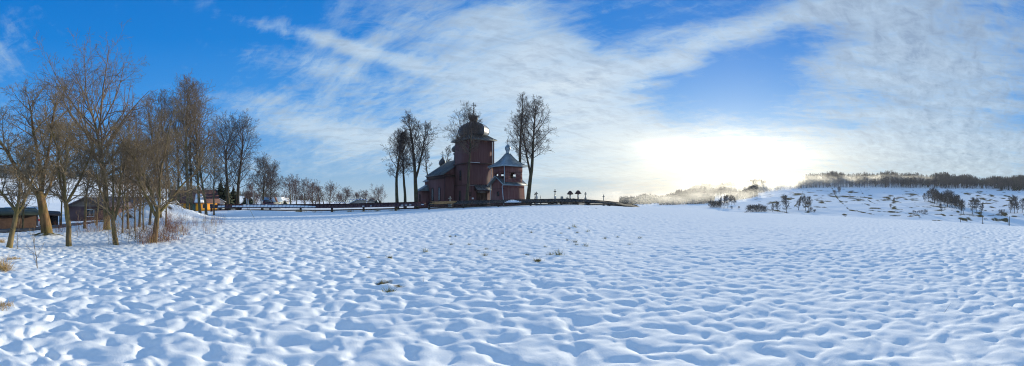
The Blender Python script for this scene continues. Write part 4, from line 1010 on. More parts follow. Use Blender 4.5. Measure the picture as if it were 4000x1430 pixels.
    dp = MB(); dp.bar((-.42, -.42, 6.9), (-.1, -.12, 6.3), .09); dp.bar((-.1, -.12, 6.3), (-.12, -.12, 3.9), .09); dp.bar((-.12, -.12, 3.9), (-.62, -.2, 3.3), .09); dp.bar((-.62, -.2, 3.3), (-.3, -.25, 0), .09)
    dp.bar((-.45, W + .4, 6.85), (-.02, W + .05, 6.3), .09); dp.bar((-.02, W + .05, 6.3), (-.2, W + .2, 0), .09); dp.pieces('downpipe', 'pipe', B)
    win = MB(); win.box(-.14, -.08, 1.45, 2.15, 1.75, 1.85); win.box(-.14, -.08, 1.45, 2.15, 2.45, 2.55); win.box(-.14, -.08, 1.45, 1.55, 1.85, 2.45); win.box(-.14, -.08, 2.05, 2.15, 1.85, 2.45); win.box(-.13, -.09, 1.78, 1.82, 1.85, 2.45)
    w = win.build('window', 'dark_trim', low); MB().box(-.115, -.07, 1.55, 2.05, 1.85, 2.45).build('pane', 'dark_glass', w)
belfry()

# ------------------------------------------------------------------ the roofed fence round the churchyard
def fence(pts, name, label, roofmat, woodmat, kind):
    """pts: (px, r, top height). Posts, rails and a little gable roof follow the ground"""
    ps = [np.array((*xy(p, r), h)) for p, r, h in pts]
    seg = [np.linalg.norm(b[:2] - a[:2]) for a, b in zip(ps[:-1], ps[1:])]; S = np.concatenate([[0], np.cumsum(seg)])
    A = np.array(ps)
    def at(s): return np.array([np.interp(s, S, A[:, k]) for k in range(3)])
    tot = S[-1]
    o0 = at(0); F = thing(name, label, 'fence', (o0[0], o0[1], float(base_z(o0[0], o0[1]))))
    org = np.array([o0[0], o0[1], float(base_z(o0[0], o0[1]))])
    def loc(s, side=0, z=0, absz=None):
        p = at(s); q = at(min(s + .2, tot)) - at(max(s - .2, 0)); t = q[:2] / np.linalg.norm(q[:2]); n = np.array([t[1], -t[0]])   # n points towards the viewer
        xy_ = p[:2] + n * side
        zz_ = float(base_z(*p[:2])) + z if absz is None else absz
        return tuple(np.array([*xy_, zz_]) - org)
    np_ = int(tot / 4.9)
    for i in range(np_ + 1):
        s = i * tot / np_; h = at(s)[2]
        m = MB()
        m.bar(loc(s, 0, -.4), loc(s, 0, h - .12), .26, .26)
        if kind == 'log':
            m.bar(loc(s, .45, h - .62), loc(s, -.45, h - .62), .2, .2); m.bar(loc(s, .38, .28), loc(s, -.38, .28), .18, .18)
        else: m.bar(loc(s, .42, h - .55), loc(s, -.42, h - .55), .1, .14)
        m.build('post', woodmat, F)
    for (zf, sd, th) in ((.18, .12, .2), (.42, -.12, .16)) if kind == 'log' else ((.3, .0, .2),):
        m = MB(); n = int(tot / 2.45)
        pts_ = np.array([loc(i * tot / n, sd, zf + .02 * math.sin(i * 2.3)) for i in range(n + 1)])
        m.tubes(pts_[None], np.full((1, n + 1), th / 2), 7); m.build('rail', woodmat, F)
    rm = MB(); step = .62 if kind == 'metal' else .24; n = int(tot / step); w = .62 if kind == 'metal' else .5; dz = .62 if kind == 'metal' else .46
    sink = lambda s: sstep(tot - 6, tot, s) * 0
    for i in range(n):
        a, b = i * step, i * step + step * (.985 if kind == 'metal' else .82)
        h0, h1 = at(a)[2], at(b)[2]; j = 0 if kind == 'metal' else .02 * math.sin(i * 12.9)
        for sd in (1, -1):
            P = [loc(a, sd * w, h0 - dz + j), loc(b, sd * w, h1 - dz + j), loc(b, 0, h1 + j), loc(a, 0, h0 + j)]
            if kind == 'log': 
                sh = .16
                P = [loc(min(a + sh, tot), sd * w, h0 - dz + j), loc(min(b + sh, tot), sd * w, h1 - dz + j), loc(b, 0, h1 + j), loc(a, 0, h0 + j)]
            if sd < 0: P = P[::-1]
            rm.poly(P, (0, 0, .035))
    roof = rm.build('roof', roofmat, F)
    if kind == 'log':
        m = MB(); k = int(tot / 2.0)
        for sd in (1, -1):
            for i in range(k): m.poly([loc(i * tot / k, sd * (w - .1), at(i * tot / k)[2] - dz), loc((i + 1) * tot / k, sd * (w - .1), at((i + 1) * tot / k)[2] - dz), loc((i + 1) * tot / k, 0, at((i + 1) * tot / k)[2] - .05), loc(i * tot / k, 0, at(i * tot / k)[2] - .05)], (0, 0, .02))
        m.build('roof_lath', woodmat, F)
    m = MB(); k = int(tot / 2)
    for i in range(k): m.bar(loc(i * tot / k, 0, at(i * tot / k)[2] + .03), loc((i + 1) * tot / k, 0, at((i + 1) * tot / k)[2] + .03), .1, .05)
    m.build('ridge_cap', roofmat, F)
    return F, loc, at, tot, w
Fm, locm, atm, totm, wm = fence([(826, 71.5, 1.18), (1000, 69.5, 1.25), (1150, 67.5, 1.25), (1300, 66, 1.25), (1450, 64.3, 1.22), (1600, 62.4, 1.2), (1676, 61.8, 1.18)], 'metal_roofed_fence', 'maroon fence with metal panel roof and snow, left of the church', 'maroon', 'maroon_wood', 'metal')
def fence_snow():
    m = MB(); rng = random.Random(4)
    def patch(s0, s1, f0, f1):
        P = []
        for s, f in ((s0, f0), (s1, f0), (s1, f1), (s0, f1)):
            h = atm(s)[2]; P.append(locm(s, wm * (1 - f), h - .62 + .62 * f + .035))
        m.poly(P, (0, .0, .05))
    n = int(totm / .62)
    for i in range(n):
        a = i * .62; px = 826 + (1676 - 826) * a / totm
        if 845 < px < 905 and rng.random() < .75 or 900 < px < 945: patch(a + .03, a + .59, .2 + rng.random() * .1, .55 + rng.random() * .15)
        elif 945 < px < 1240: patch(a + .02, a + .6, .14 + .05 * rng.random(), .72 - .35 * max(0, (px - 1150) / 90) + .08 * rng.random())
        elif px > 1400 and rng.random() < .25: patch(a + .1, a + .45, .2, .3)
    m.pieces('roof_snow', 'snowcap', Fm)
fence_snow()
Fl, locl, atl, totl, wl = fence([(1676, 61.8, 1.12), (1760, 61.2, 1.1), (1850, 60.8, 1.05), (1950, 61.0, 1.0), (2050, 62.4, .95), (2150, 64, .95), (2240, 65.6, .95), (2340, 69, .85), (2420, 73.5, .72), (2490, 80, .55)], 'log_fence', 'old grey log fence under a ribbed wooden roof before the church', 'shingle', 'log', 'log')
def fence_log_snow():
    m = MB()
    for s0, s1, in ((11.0, 13.6),):
        k = 8
        for i in range(k):
            a = s0 + (s1 - s0) * i / k; b = s0 + (s1 - s0) * (i + 1) / k; u = math.sin(math.pi * (i + .5) / k)
            P = [locl(a, wl * .9, atl(a)[2] - .42), locl(b, wl * .9, atl(b)[2] - .42), locl(b, wl * (.9 - .7 * u), atl(b)[2] - .42 + .36 * u), locl(a, wl * (.9 - .7 * u), atl(a)[2] - .42 + .36 * u)]
            m.poly(P, (0, 0, .07))
    m.build('roof_snow', 'snowcap', Fl)
fence_log_snow()
def lumber():
    rng = random.Random(2)
    for i in range(6):
        L = (3.9, 3.6, 3.0, 3.8, 2.2, 2.8)[i]; m = MB()
        s0 = .2 + .35 * (i % 3); f = .85 - i * .15
        base = np.array(Fl.location)
        def w(s): 
            p = locl(s, wl * (1 - f) + .03, atl(s)[2] - .46 + .46 * f + .07); return tuple(base + np.array(p))
        m.bar(w(s0), w(s0 + L), .16, .05); tag(m.build('plank', 'lumber'), ('topmost new plank lying on the fence roof', 'long new plank lying on the fence roof below the topmost', 'shorter new plank in the middle of the stack on the fence', 'new plank on the fence sticking out furthest right', 'short new plank at the top left of the stack', 'lowest new plank of the stack on the fence')[i], 'plank', 'new planks laid on the fence')
lumber()

# ------------------------------------------------------------------ graveyard
def graveyard():
    G = 'grave crosses and stones behind the fence'
    def at(px, r): x, y = xy(px, r); return x, y, float(base_z(x, y))
    def pedestal_cross(px, r, ytop, ped, w, mat, cm, lab, ornate=True):
        x, y, z = at(px, r); H = zz(ytop, r) - z
        w *= .8; t = thing('grave_cross', lab, 'grave cross', (x, y, z), -az_of(px), G)
        m = MB(); m.lathe([(w * .75, -.2), (w * .75, .25), (w * .62, .3), (w * .58, ped * .8), (w * .72, ped * .84), (w * .72, ped * .9), (w * .4, ped)], 4, (0, 0), math.pi / 4); m.build('pedestal', mat, t)
        c = MB(); k = w * .17; a = (H - ped)
        c.lathe([(k * 1.8, ped - .02), (k * 1.2, ped + .1), (k, ped + .15), (k * 1.3, ped + a * .3), (k, ped + a * .36)], 8)
        c.bar((0, 0, ped + a * .3), (0, 0, ped + a), k * 1.8); c.bar((-w * .36, 0, ped + a * .7), (w * .36, 0, ped + a * .7), k * 1.8)
        if ornate:
            for (px_, pz) in ((-w * .36, ped + a * .7), (w * .36, ped + a * .7), (0, ped + a)): c.lathe([(.01, pz - k * 1.4), (k * 1.4, pz), (.01, pz + k * 1.4)], 8, (px_, 0))
        c.build('cross', cm, t)
    pedestal_cross(2090, 74, 753, 1.2, .42, 'stone', 'iron', 'thin iron grave cross on a stone base, left of the taller pale cross')
    pedestal_cross(2096, 72, 751, 1.55, .55, 'stone_pale', 'stone', 'pale stone grave cross nearest the lime tree')
    pedestal_cross(2112, 80, 765, .5, .3, 'stone_dark', 'iron', 'small thin iron cross standing by itself')
    pedestal_cross(2168, 74, 741, 1.55, .55, 'stone_pale', 'iron', 'tallest grave cross, iron on a pale pedestal')
    pedestal_cross(2287, 76, 752, 1.4, .55, 'stone', 'stone', 'stone grave cross on a pillar right of the roofed crosses')
    pedestal_cross(2358, 78, 761, 1.0, .5, 'stone', 'stone', 'last stone grave cross at the right, standing alone')
    pedestal_cross(2212, 82, 772, .4, .42, 'stone', 'stone', 'small grey cross left of another small one')
    pedestal_cross(2218, 80, 769, .5, .5, 'stone_dark', 'stone', 'small grey cross left of the first roofed cross')
    for (px, r, yt, lab) in ((2227, 74, 746, 'wooden cross under a steep brown roof, left of two'), (2258, 74, 744, 'wooden cross under a steep brown roof, right of two')):
        x, y, z = at(px, r); H = zz(yt, r) - z; t = thing('roofed_cross', lab, 'wayside cross', (x, y, z), -az_of(px) + .25, 'roofed wooden crosses')
        m = MB(); m.bar((0, 0, -.3), (0, 0, H - .2), .2); m.bar((-.3, 0, H - .6), (.3, 0, H - .6), .12); m.build('post', 'cross_roof', t)
        rf = MB(); w = .8
        rf.lathe([(.75 * w, H - .62), (.82 * w, H - .58), (.25 * w, H + .0), (.02, H + .02)], 4, (0, 0), math.pi / 4, 1.15, .8); rf.build('roof', 'cross_roof', t)
        f = MB(); f.lathe([(.05, H - 1.25), (.09, H - 1.1), (.1, H - .95), (.05, H - .8)], 8, (0, -.14)); f.build('figure', 'stone_pale', t)
    for (px, r, yt, w, mat, lab) in ((2195, 74, 767, .5, 'stone', 'rounded grey headstone between the crosses'), (2156, 76, 776, .75, 'stone_dark', 'low dark gravestone left of the tallest cross'), (2240, 75, 775, .8, 'stone_dark', 'wide dark gravestone between the roofed crosses'), (2203, 77, 779, .7, 'stone_dark', 'low dark grave right of the rounded headstone'), (2298, 77, 782, .6, 'stone_dark', 'low dark grave right of the pillar cross'), (2250, 76, 779, .5, 'stone_dark', 'small dark gravestone at the foot of the right roofed cross'), (2175, 78, 780, .3, 'stone_dark', 'small dark stone right of the tallest cross'), (2145, 78, 782, .5, 'stone_dark', 'low stone left of the dark gravestone')):
        x, y, z = at(px, r); H = zz(yt, r) - z; t = thing('gravestone', lab, 'gravestone', (x, y, z), -az_of(px), G)
        m = MB(); n = 8; out = [(-w / 2, .2), (w / 2, .2)] + [(math.cos(math.pi * k / n) * w / 2, H - w * .18 + math.sin(math.pi * k / n) * w * .18) for k in range(n + 1)]
        m.poly([(p[0], -.08, p[1]) for p in out], (0, .18, 0)); m.build('headstone', mat, t)
        MB().box(-w * .65, w * .65, -.2, .25, -.2, .22).build('plinth', 'stone', t)
    # stone cross beside the church wall
    x, y, z = at(1758, 66.5); t = thing('stone_cross', 'small pale carved stone cross on a base before the church wall', 'stone cross', (x, y, z), 0)
    H = zz(769, 66.5) - z
    MB().lathe([(.42, -.2), (.42, H - .98), (.32, H - .9), (.3, H - .8)], 4, (0, 0), .8).build('base', 'stone', t)
    c = MB(); c.lathe([(.09, H - .85), (.13, H - .6), (.08, H - .45)], 8); c.bar((0, 0, H - .5), (0, 0, H), .13); c.bar((-.2, 0, H - .25), (.2, 0, H - .25), .15)
    for p in ((-.2, H - .25), (.2, H - .25), (0, H)): c.lathe([(.01, p[1] - .11), (.11, p[1]), (.01, p[1] + .11)], 8, (p[0], 0))
    c.build('carved_cross', 'stone', t)
graveyard()

# ------------------------------------------------------------------ village at the left
def rect_window(parent, c0, c1, z0, z1, off, frame='white_frame', mat='dark_glass'):
    f = MB(); t = .07
    f.box(c0, c1, off - .06, off, z0, z0 + t); f.box(c0, c1, off - .06, off, z1 - t, z1); f.box(c0, c0 + t, off - .06, off, z0 + t, z1 - t); f.box(c1 - t, c1, off - .06, off, z0 + t, z1 - t)
    m = (c0 + c1) / 2; f.box(m - .025, m + .025, off - .05, off, z0 + t, z1 - t)
    o = f.build('window', frame, parent); MB().box(c0 + t, c1 - t, off - .03, off - .002, z0 + t, z1 - t).build('pane', mat, o)
def gable_house(name, label, px, r, rz, w, d, h, rh, wallm, roofm, ridge='x', over=.4, gablem=None, snow=0, cat='house', z=None):
    """house with its front wall centre at the origin, front facing -y (towards the viewer before the turn rz)"""
    x, y = xy(px, r); z = gz(x, y) if z is None else z
    t = thing(name, label, cat, (x, y, z), -az_of(px) + R(rz))
    MB().box(-w / 2, w / 2, 0, d, -.8, h).build('wall', wallm, t)
    g = MB(); rf = MB(); sn = MB()
    if ridge == 'x':
        for s in (-1, 1): g.poly([(s * w / 2 - (.1 if s > 0 else 0), 0, h), (s * w / 2 - (.1 if s > 0 else 0), d, h), (s * w / 2 - (.1 if s > 0 else 0), d / 2, h + rh)], (.1, 0, 0))
        k = over * rh / (d / 2)
        slab(rf, [(-w / 2 - over, -over, h - k + .02), (w / 2 + over, -over, h - k + .02), (w / 2 + over, d / 2, h + rh + .02), (-w / 2 - over, d / 2, h + rh + .02)], .12); slab(rf, [(-w / 2 - over, d + over, h - k + .02), (-w / 2 - over, d / 2, h + rh + .02), (w / 2 + over, d / 2, h + rh + .02), (w / 2 + over, d + over, h - k + .02)], .12)
        if snow: slab(sn, [(-w / 2 - over + .1, -over + .1, h - k + .16), (w / 2 + over - .1, -over + .1, h - k + .16), (w / 2 + over - .1, -over + (d / 2 + over) * snow, h - k + (rh + k) * snow + .16), (-w / 2 - over + .1, -over + (d / 2 + over) * snow, h - k + (rh + k) * snow + .16)], .1)
    else:
        for s in (0, 1): g.poly([(-w / 2, s * (d - .1), h), (w / 2, s * (d - .1), h), (0, s * (d - .1), h + rh)], (0, .1, 0))
        k = over * rh / (w / 2)
        slab(rf, [(-w / 2 - over, -over, h - k + .02), (0, -over, h + rh + .02), (0, d + over, h + rh + .02), (-w / 2 - over, d + over, h - k + .02)], .12); slab(rf, [(w / 2 + over, -over, h - k + .02), (w / 2 + over, d + over, h - k + .02), (0, d + over, h + rh + .02), (0, -over, h + rh + .02)], .12)
        if snow:
            slab(sn, [(-w / 2 - over + .1, -over + .1, h - k + .16), (-.1, -over + .1, h + rh + .14), (-.1, d + over - .1, h + rh + .14), (-w / 2 - over + .1, d + over - .1, h - k + .16)], .1)
            slab(sn, [(w / 2 + over - .1, -over + .1, h - k + .16), (w / 2 + over - .1, d + over - .1, h - k + .16), (.1, d + over - .1, h + rh + .14), (.1, -over + .1, h + rh + .14)], .1)
    g.pieces('gable', gablem or wallm, t); rfo = rf.build('roof', roofm, t)
    if snow: sn.build('roof_snow', 'snowcap', rfo)
    return t
def village():
    # low brown shed at the picture edge
    t = gable_house('low_shed', 'low brown shed with dark green roof at the left picture edge', -34, 34, 8, 7.4, 4, 1.2, .4, 'brick', 'green_roof', 'x', .45, cat='shed')
    MB().box(3.702, 3.74, 0, 4, -.5, 1.15).build('side_wall', 'rust', t)
    # dark box shed with snow on top
    x, y = xy(110, 43); t = thing('flat_shed', 'small dark shed with a flat snowy roof behind the old tree', 'shed', (x, y, gz(x, y)), -az_of(110))
    MB().box(-1.25, 1.0, 0, 2, -.5, 1.15).build('wall', 'tar', t); s = MB(); slab(s, [(-1.4, -.15, 1.1), (1.15, -.15, 1.1), (1.5, 3.0, 1.75), (-2.6, 3.0, 1.75)], .15); s.build('roof_snow', 'snowcap', t)
    m = MB(); m.box(1.08, 1.15, -.02, .06, -.4, 1.15); m.build('post', 'pole', t)
    m = MB(); slab(m, [(1.1, -.1, 1.05), (3.4, -.1, 1.0), (3.4, 2, 1.35), (1.1, 2, 1.5)], .08); m.box(3.2, 3.3, 0, .1, -.4, 1.05); m.build('lean_to_roof', 'tar', t); MB().box(1.2, 3.2, 1.6, 1.7, -.5, 1.1).build('lean_to_back', 'tar', t)
    x, y = xy(76, 41); t = thing('barrel', 'dark blue barrel with a red lid between the two sheds', 'barrel', (x, y, gz(x, y)))
    MB().lathe([(.33, -.2), (.34, .3), (.36, .6), (.34, .98), (.01, .98)], 14).build('body', 'bin', t); MB().lathe([(.36, .98), (.37, 1.25), (.3, 1.3), (.01, 1.3)], 14).build('lid', 'red', t)
    # red and white marker post
    x, y = xy(154, 38); t = thing('marker_post', 'leaning white road marker post with a red band', 'road post', (x, y, gz(x, y)))
    t.rotation_euler = (0, R(-11), 0)
    MB().lathe([(.065, -.2), (.065, .58), (.01, .58)], 10).build('shaft', 'white', t); MB().lathe([(.066, .58), (.066, .8), (.01, .8)], 10).build('red_band', 'red', t); MB().lathe([(.065, .8), (.065, .98), (.02, 1.03)], 10).build('tip', 'white', t)
    # the barn: long side left, gable to the right
    t = gable_house('barn', 'dark brown barn with purple roof and grey plank gable behind the fruit trees', 334, 60, -34, 6.4, 9.5, 2.05, 1.2, 'barn_front', 'barn_roof', 'y', .45, 'gable_wood', cat='barn')
    m = MB(); m.box(-3.26, -3.203, 0, 9.5, -.6, 2.0); m.build('side_boarding', 'barn', t)
    rect_window(t, .1, 1.5, .6, 1.65, -.004)
    f = MB(); f.box(-3.31, -3.265, 2.4, 3.4, .8, 1.6); f.build('window', 'glass', t)
    # grey shed and blue roofed barn behind
    gable_house('grey_shed', 'grey boarded shed just behind the barn on its right', 410, 68, -10, 3.6, 5, 2.2, .9, 'grey_wall', 'slate', 'y', .3, cat='shed')
    t = gable_house('farm_building', 'long farm building with dark blue roof behind the snow heap', 505, 76, 6, 10, 6, 1.8, 1.3, 'cream', 'slate', 'x', .4, cat='farm building')
    m = MB(); m.box(-.4, .9, -.06, -.003, -.4, 1.6); m.build('door', 'rust', t); m = MB(); m.box(.95, 3.2, -.05, -.003, -.4, 1.6); m.build('grey_panel', 'grey_wall', t)
    gable_house('village_house', 'white house with a snowy roof showing between trunks behind the heap', 655, 92, 10, 8, 6, 1.7, 1.4, 'cream', 'brown_roof', 'x', .5, snow=.95)
    # orange house
    t = gable_house('orange_house', 'bright orange house with dark brown hipped roof and green door', 762, 80, 8, 8.6, 6, 1.85, 2.2, 'orange', 'brown_roof', 'x', .55)
    m = MB(); m.box(-1.0, .1, -.07, -.003, -.3, 1.6); d = m.build('door', 'teal', t); MB().box(-.05, .01, -.12, -.07, .75, .85).build('handle', 'iron', d)
    for c in (1.9, 3.3): rect_window(t, c - .45, c + .45, .55, 1.4, -.004)
    rect_window(t, -3.5, -2.3, .55, 1.4, -.004)
    s = MB(); k = .55 * 2.3 / 3.0
    slab(s, [(-.2, -.45, 1.75 - k + .26), (1.9, -.45, 1.75 - k + .26), (1.6, 1.7, 3.25), (.4, 1.8, 3.33)], .1); s.build('roof_snow', 'snowcap', t)
    c = MB(); c.box(1.0, 1.5, 2.7, 3.2, 3.4, 4.7); c.build('chimney', 'rust', t)
    t = gable_house('white_house', 'white house with snowy gabled roof right behind the orange house', 838, 94, -6, 4.4, 6, 1.7, 1.1, 'white', 'brown_roof', 'y', .5, snow=1)
    rect_window(t, .4, 1.2, .6, 1.4, -.004)
    # light poles and the leaning board
    for i, (px, r, yt, lab) in enumerate(((990.5, 118, 752, 'grey lamp pole, left of the close pair'), (994.5, 120, 754, 'brown wooden pole, right of the close pair'))):
        x, y = xy(px, r); H = zz(yt, r) - gz(x, y); o = MB().lathe([(.19, -.5), (.15, H), (.02, H + .05)], 9).build('utility_pole', 'pole' if i else 'stone'); tag(o, lab, 'pole', 'poles behind the maroon fence'); o.location = (x, y, gz(x, y))
    x, y = xy(968, 80); b = thing('leaning_ladder', 'pale grey leaning ladder standing behind the maroon fence', 'ladder', (x, y, gz(x, y)), -az_of(968))
    H = zz(775, 80) - gz(x, y); m = MB(); m.bar((-.05, 0, -.1), (-.25, .3, H), .12); m.bar((.3, 0, -.1), (0.02, .3, H - .1), .12); m.build('side_rail', 'pipe', b)
    m = MB()
    for i in range(1, 8): f = i / 8; m.bar((-.05 - .2 * f, .3 * f, H * f), (.3 - .28 * f, .3 * f, H * f), .05)
    m.pieces('rung', 'pipe', b)
    # hut with a pale blue roof
    t = gable_house('blue_roofed_hut', 'small hut with pale blue sheet roof behind the parked car', 1066, 104, 14, 4.2, 3.2, 1.75, 1.0, 'cream', 'blue_roof', 'x', .35, 'gable_wood', cat='hut')
    s = MB(); k = .35 * 1.0 / 1.6; slab(s, [(.7, -.37, 1.75 - k + .16), (1.2, -.37, 1.75 - k + .16), (1.2, 1.6, 2.9), (.7, 1.6, 2.9)], .03); s.build('rust_strip', 'rust', t)
    # A-shaped power pole
    x, y = xy(1248, 108); t = thing('power_pole', 'wooden A shaped power pole behind the maroon fence', 'power pole', (x, y, gz(x, y)), -az_of(1248))
    H = zz(740, 108) - gz(x, y)
    for s in (-1, 1):
        m = MB(); m.tubes(np.array([[(s * 1.45, 0, -.4), (s * .9, 0, H * .4), (s * .06, 0, H)]]), np.array([[.16, .14, .11]]), 8); m.build('leg', 'pole', t)
    m = MB(); m.bar((-.75, 0, H * .5), (.75, 0, H * .5), .1); m.bar((-.3, -.12, H - .5), (.5, -.12, H - .5), .1); m.pieces('brace', 'pole', t)
    m = MB()
    for (px_, pz) in ((-.25, H - .35), (.45, H - .35), (.0, H + .1), (.75, H - 1.6), (.9, H - 2.1)): m.lathe([(.03, pz - .12), (.08, pz), (.05, pz + .12), (.01, pz + .18)], 8, (px_, -.12))
    m.bar((.45, -.1, H - 1.7), (.85, -.1, H - 1.7), .06); m.bar((.55, -.1, H - 2.2), (.95, -.1, H - 2.2), .06); m.pieces('insulator', 'iron', t)
    # goals with blue and white posts
    for (p0, p1, r, yt, lab) in ((1306, 1347, 134, 791.5, 'small football goal with blue and white striped frame'), (1366, 1433, 118, 779, 'large football goal with blue and white striped frame')):
        px = (p0 + p1) / 2; x, y = xy(px, r); z = gz(x, y); W = (p1 - p0) / PXD * math.pi / 180 * r; H = zz(yt, r) - z
        t = thing('football_goal', lab, 'goal', (x, y, z), -az_of(px) + .06, 'goals behind the maroon fence')
        for nm, ends in (('crossbar', [((-W / 2, 0, H), (W / 2, 0, H))]), ('goal_post', [((-W / 2, 0, -.1), (-W / 2, 0, H))]), ('goal_post', [((W / 2, 0, -.1), (W / 2, 0, H))])):
            a, b = map(Vector, ends[0]); n = 11 if nm == 'crossbar' else 6; mb = MB()
            for i in range(0, n, 2): mb.bar(a.lerp(b, i / n), a.lerp(b, (i + 1) / n), .165)
            o = MB().bar(a, b, .15).build(nm, 'white', t); mb.pieces('blue_band', 'blue', o)
        m = MB(); 
        for s in (-1, 1): m.bar((s * W / 2, 0, H), (s * W / 2, 1.0, H - .1), .06); m.bar((s * W / 2, 1.0, H - .1), (s * W / 2, 1.8, 0), .06)
        m.bar((-W / 2, 1.8, .05), (W / 2, 1.8, .05), .06); m.build('net_frame', 'pipe', t)
    gable_house('far_house', 'house with pale grey gable seen through the large goal', 1408, 190, 4, 9, 10, 1.6, 2.2, 'stone', 'zinc', 'y', .5)
    gable_house('far_house', 'low grey house right of the large goal', 1447, 230, -8, 7, 9, 1.6, 2.0, 'stone', 'slate', 'y', .5)
    # far houses scattered on the left valley side
    for (px, r, lab) in ((1090, 330, 'tiny far house right of the blue roofed hut'), (1108, 360, 'tiny far house between the hut and the tall grey tree'), (1045, 340, 'tiny far house on the slope above the parked car')):
        gable_house('far_house', lab, px, r, 10, 9, 8, 2.8, 3, 'cream', 'brown_roof', 'x', .5, snow=.9)
    # the parked car
    x, y = xy(1045, 84); z = gz(x, y)
    t = thing('parked_car', 'dark red car parked behind the maroon fence, windscreen towards the field', 'car', (x, y, z + .45), -az_of(1045) + R(12))
    b = MB(); out = [(-2.1, .35), (-2.15, .75), (-1.9, .95), (-.95, 1.05), (-.3, 1.62), (1.3, 1.66), (2.0, 1.1), (2.15, .9), (2.1, .35)]
    for (y0, y1) in ((-.85, .85),):
        b.poly([(y0, p[0], p[1]) for p in out], (y1 - y0, 0, 0))
    b.build('body', 'car', t)
    MB().poly([(-.72, -.98, 1.12), (.72, -.98, 1.12), (.64, -.37, 1.62), (-.64, -.37, 1.62)], (0, -.03, .03)).build('windscreen', 'dark_glass', t)
    for s in (-1, 1):
        MB().box(s * .87 - .02, s * .87 + .02, -.6, 1.4, 1.1, 1.5).build('side_window', 'dark_glass', t)
        MB().lathe([(.04, 1.02), (.11, 1.08), (.11, 1.2), (.03, 1.25)], 8, (s * 1.0, -.75)).build('mirror', 'car', t)
        MB().box(s * .6 - .2, s * .6 + .2, -2.2, -2.1, .62, .8).build('headlight', 'lamp', t)
        for yy in (-1.35, 1.35):
            a = np.linspace(0, 2 * math.pi, 17)[:-1]; m = MB(); c = s * .8
            m.poly([(c - .1, yy + math.cos(q) * .33, .32 + math.sin(q) * .33) for q in a], (.2, 0, 0)); w = m.build('wheel', 'rubber', t)
            m = MB(); m.poly([(c + s * .1, yy + math.cos(q) * .19, .32 + math.sin(q) * .19) for q in a], (s * .02, 0, 0)); m.build('rim', 'lamp', w)
    # field posts at the right edge
    for (px, r, yb, yt, lab) in ((3752, 61, 864, 852, 'short red brown post at the field edge'), (3838, 60, 868, 845, 'thin tall post at the field edge left of the close pair'), (3938, 58.5, 868, 855, 'short dark post of the close pair near the picture edge'), (3943, 58.5, 868, 846, 'taller red brown post of the close pair near the picture edge')):
        x, y = xy(px, r); z = gz(x, y); m = MB().lathe([(.045, -.3), (.04, max(.4, zz(yt, r) - z)), (.01, max(.4, zz(yt, r) - z) + .03)], 7); o = m.build('field_post', 'log'); tag(o, lab, 'post', 'posts at the field edge'); o.location = (x, y, z)
village()

# ------------------------------------------------------------------ air
def haze():
    me = MB(); me.box(-1160, 1160, -1160, 1160, -75, 82)
    m = bpy.data.materials.new('haze_air'); m.use_nodes = True; nt = m.node_tree
    for n in list(nt.nodes):
        if n.type != 'OUTPUT_MATERIAL': nt.nodes.remove(n)
    v = nt.nodes.new('ShaderNodeVolumePrincipled'); v.inputs['Density'].default_value = .00007; v.inputs['Color'].default_value = (.95, .97, 1, 1); v.inputs['Anisotropy'].default_value = .3
    nt.links.new(v.outputs[0], nt.nodes['Material Output'].inputs['Volume'])
    tag(me.build('haze', m), 'thin winter haze over the whole valley', 'haze', kind='stuff')
haze()
def mist():
    def mat(name, dens, sc, thr):
        m = bpy.data.materials.new(name); m.use_nodes = True; nt = m.node_tree
        for n in list(nt.nodes):
            if n.type != 'OUTPUT_MATERIAL': nt.nodes.remove(n)
        tc = nt.nodes.new('ShaderNodeTexCoord')
        ln = nt.nodes.new('ShaderNodeVectorMath'); ln.operation = 'LENGTH'; nt.links.new(tc.outputs['Object'], ln.inputs[0])
        fall = ramp(nt, ln.outputs['Value'], 1.0, .15)
        f = tex_noise(nt, sc, 4, stretch=(3.2, 1.2, .9))
        k = nt.nodes.new('ShaderNodeMath'); k.operation = 'MULTIPLY'; nt.links.new(fall, k.inputs[0]); nt.links.new(ramp(nt, f, thr, thr + .25), k.inputs[1])
        k2 = nt.nodes.new('ShaderNodeMath'); k2.operation = 'MULTIPLY'; nt.links.new(k.outputs[0], k2.inputs[0]); k2.inputs[1].default_value = dens
        v = nt.nodes.new('ShaderNodeVolumePrincipled'); nt.links.new(k2.outputs[0], v.inputs['Density']); v.inputs['Color'].default_value = (.98, .98, .98, 1); v.inputs['Anisotropy'].default_value = .65
        nt.links.new(v.outputs[0], nt.nodes['Material Output'].inputs['Volume'])
        return m
    for (px, r, y, sx, sy, sz, dens, lab) in ((3070, 585, 722, 190, 60, 18, .018, 'sunlit mist drifting before the ridge wood'), (2700, 440, 770, 150, 45, 14, .0065, 'mist rising before the low wood under the sun glow'), (3400, 610, 708, 150, 40, 13, .018, 'thin mist before the middle of the ridge wood')):
        x, y_ = xy(px, r); m = MB(); n = 12
        m.lathe([(math.sin(math.pi * i / n) + 1e-4, -math.cos(math.pi * i / n)) for i in range(n + 1)], 20)
        o = m.build('mist', mat('mist_air', dens, 1.1, .38)); o.location = (x, y_, zz(y, r)); o.scale = (sx, sy, sz); o.rotation_euler = (0, 0, -az_of(px)); tag(o, lab, 'mist', kind='stuff')
mist()

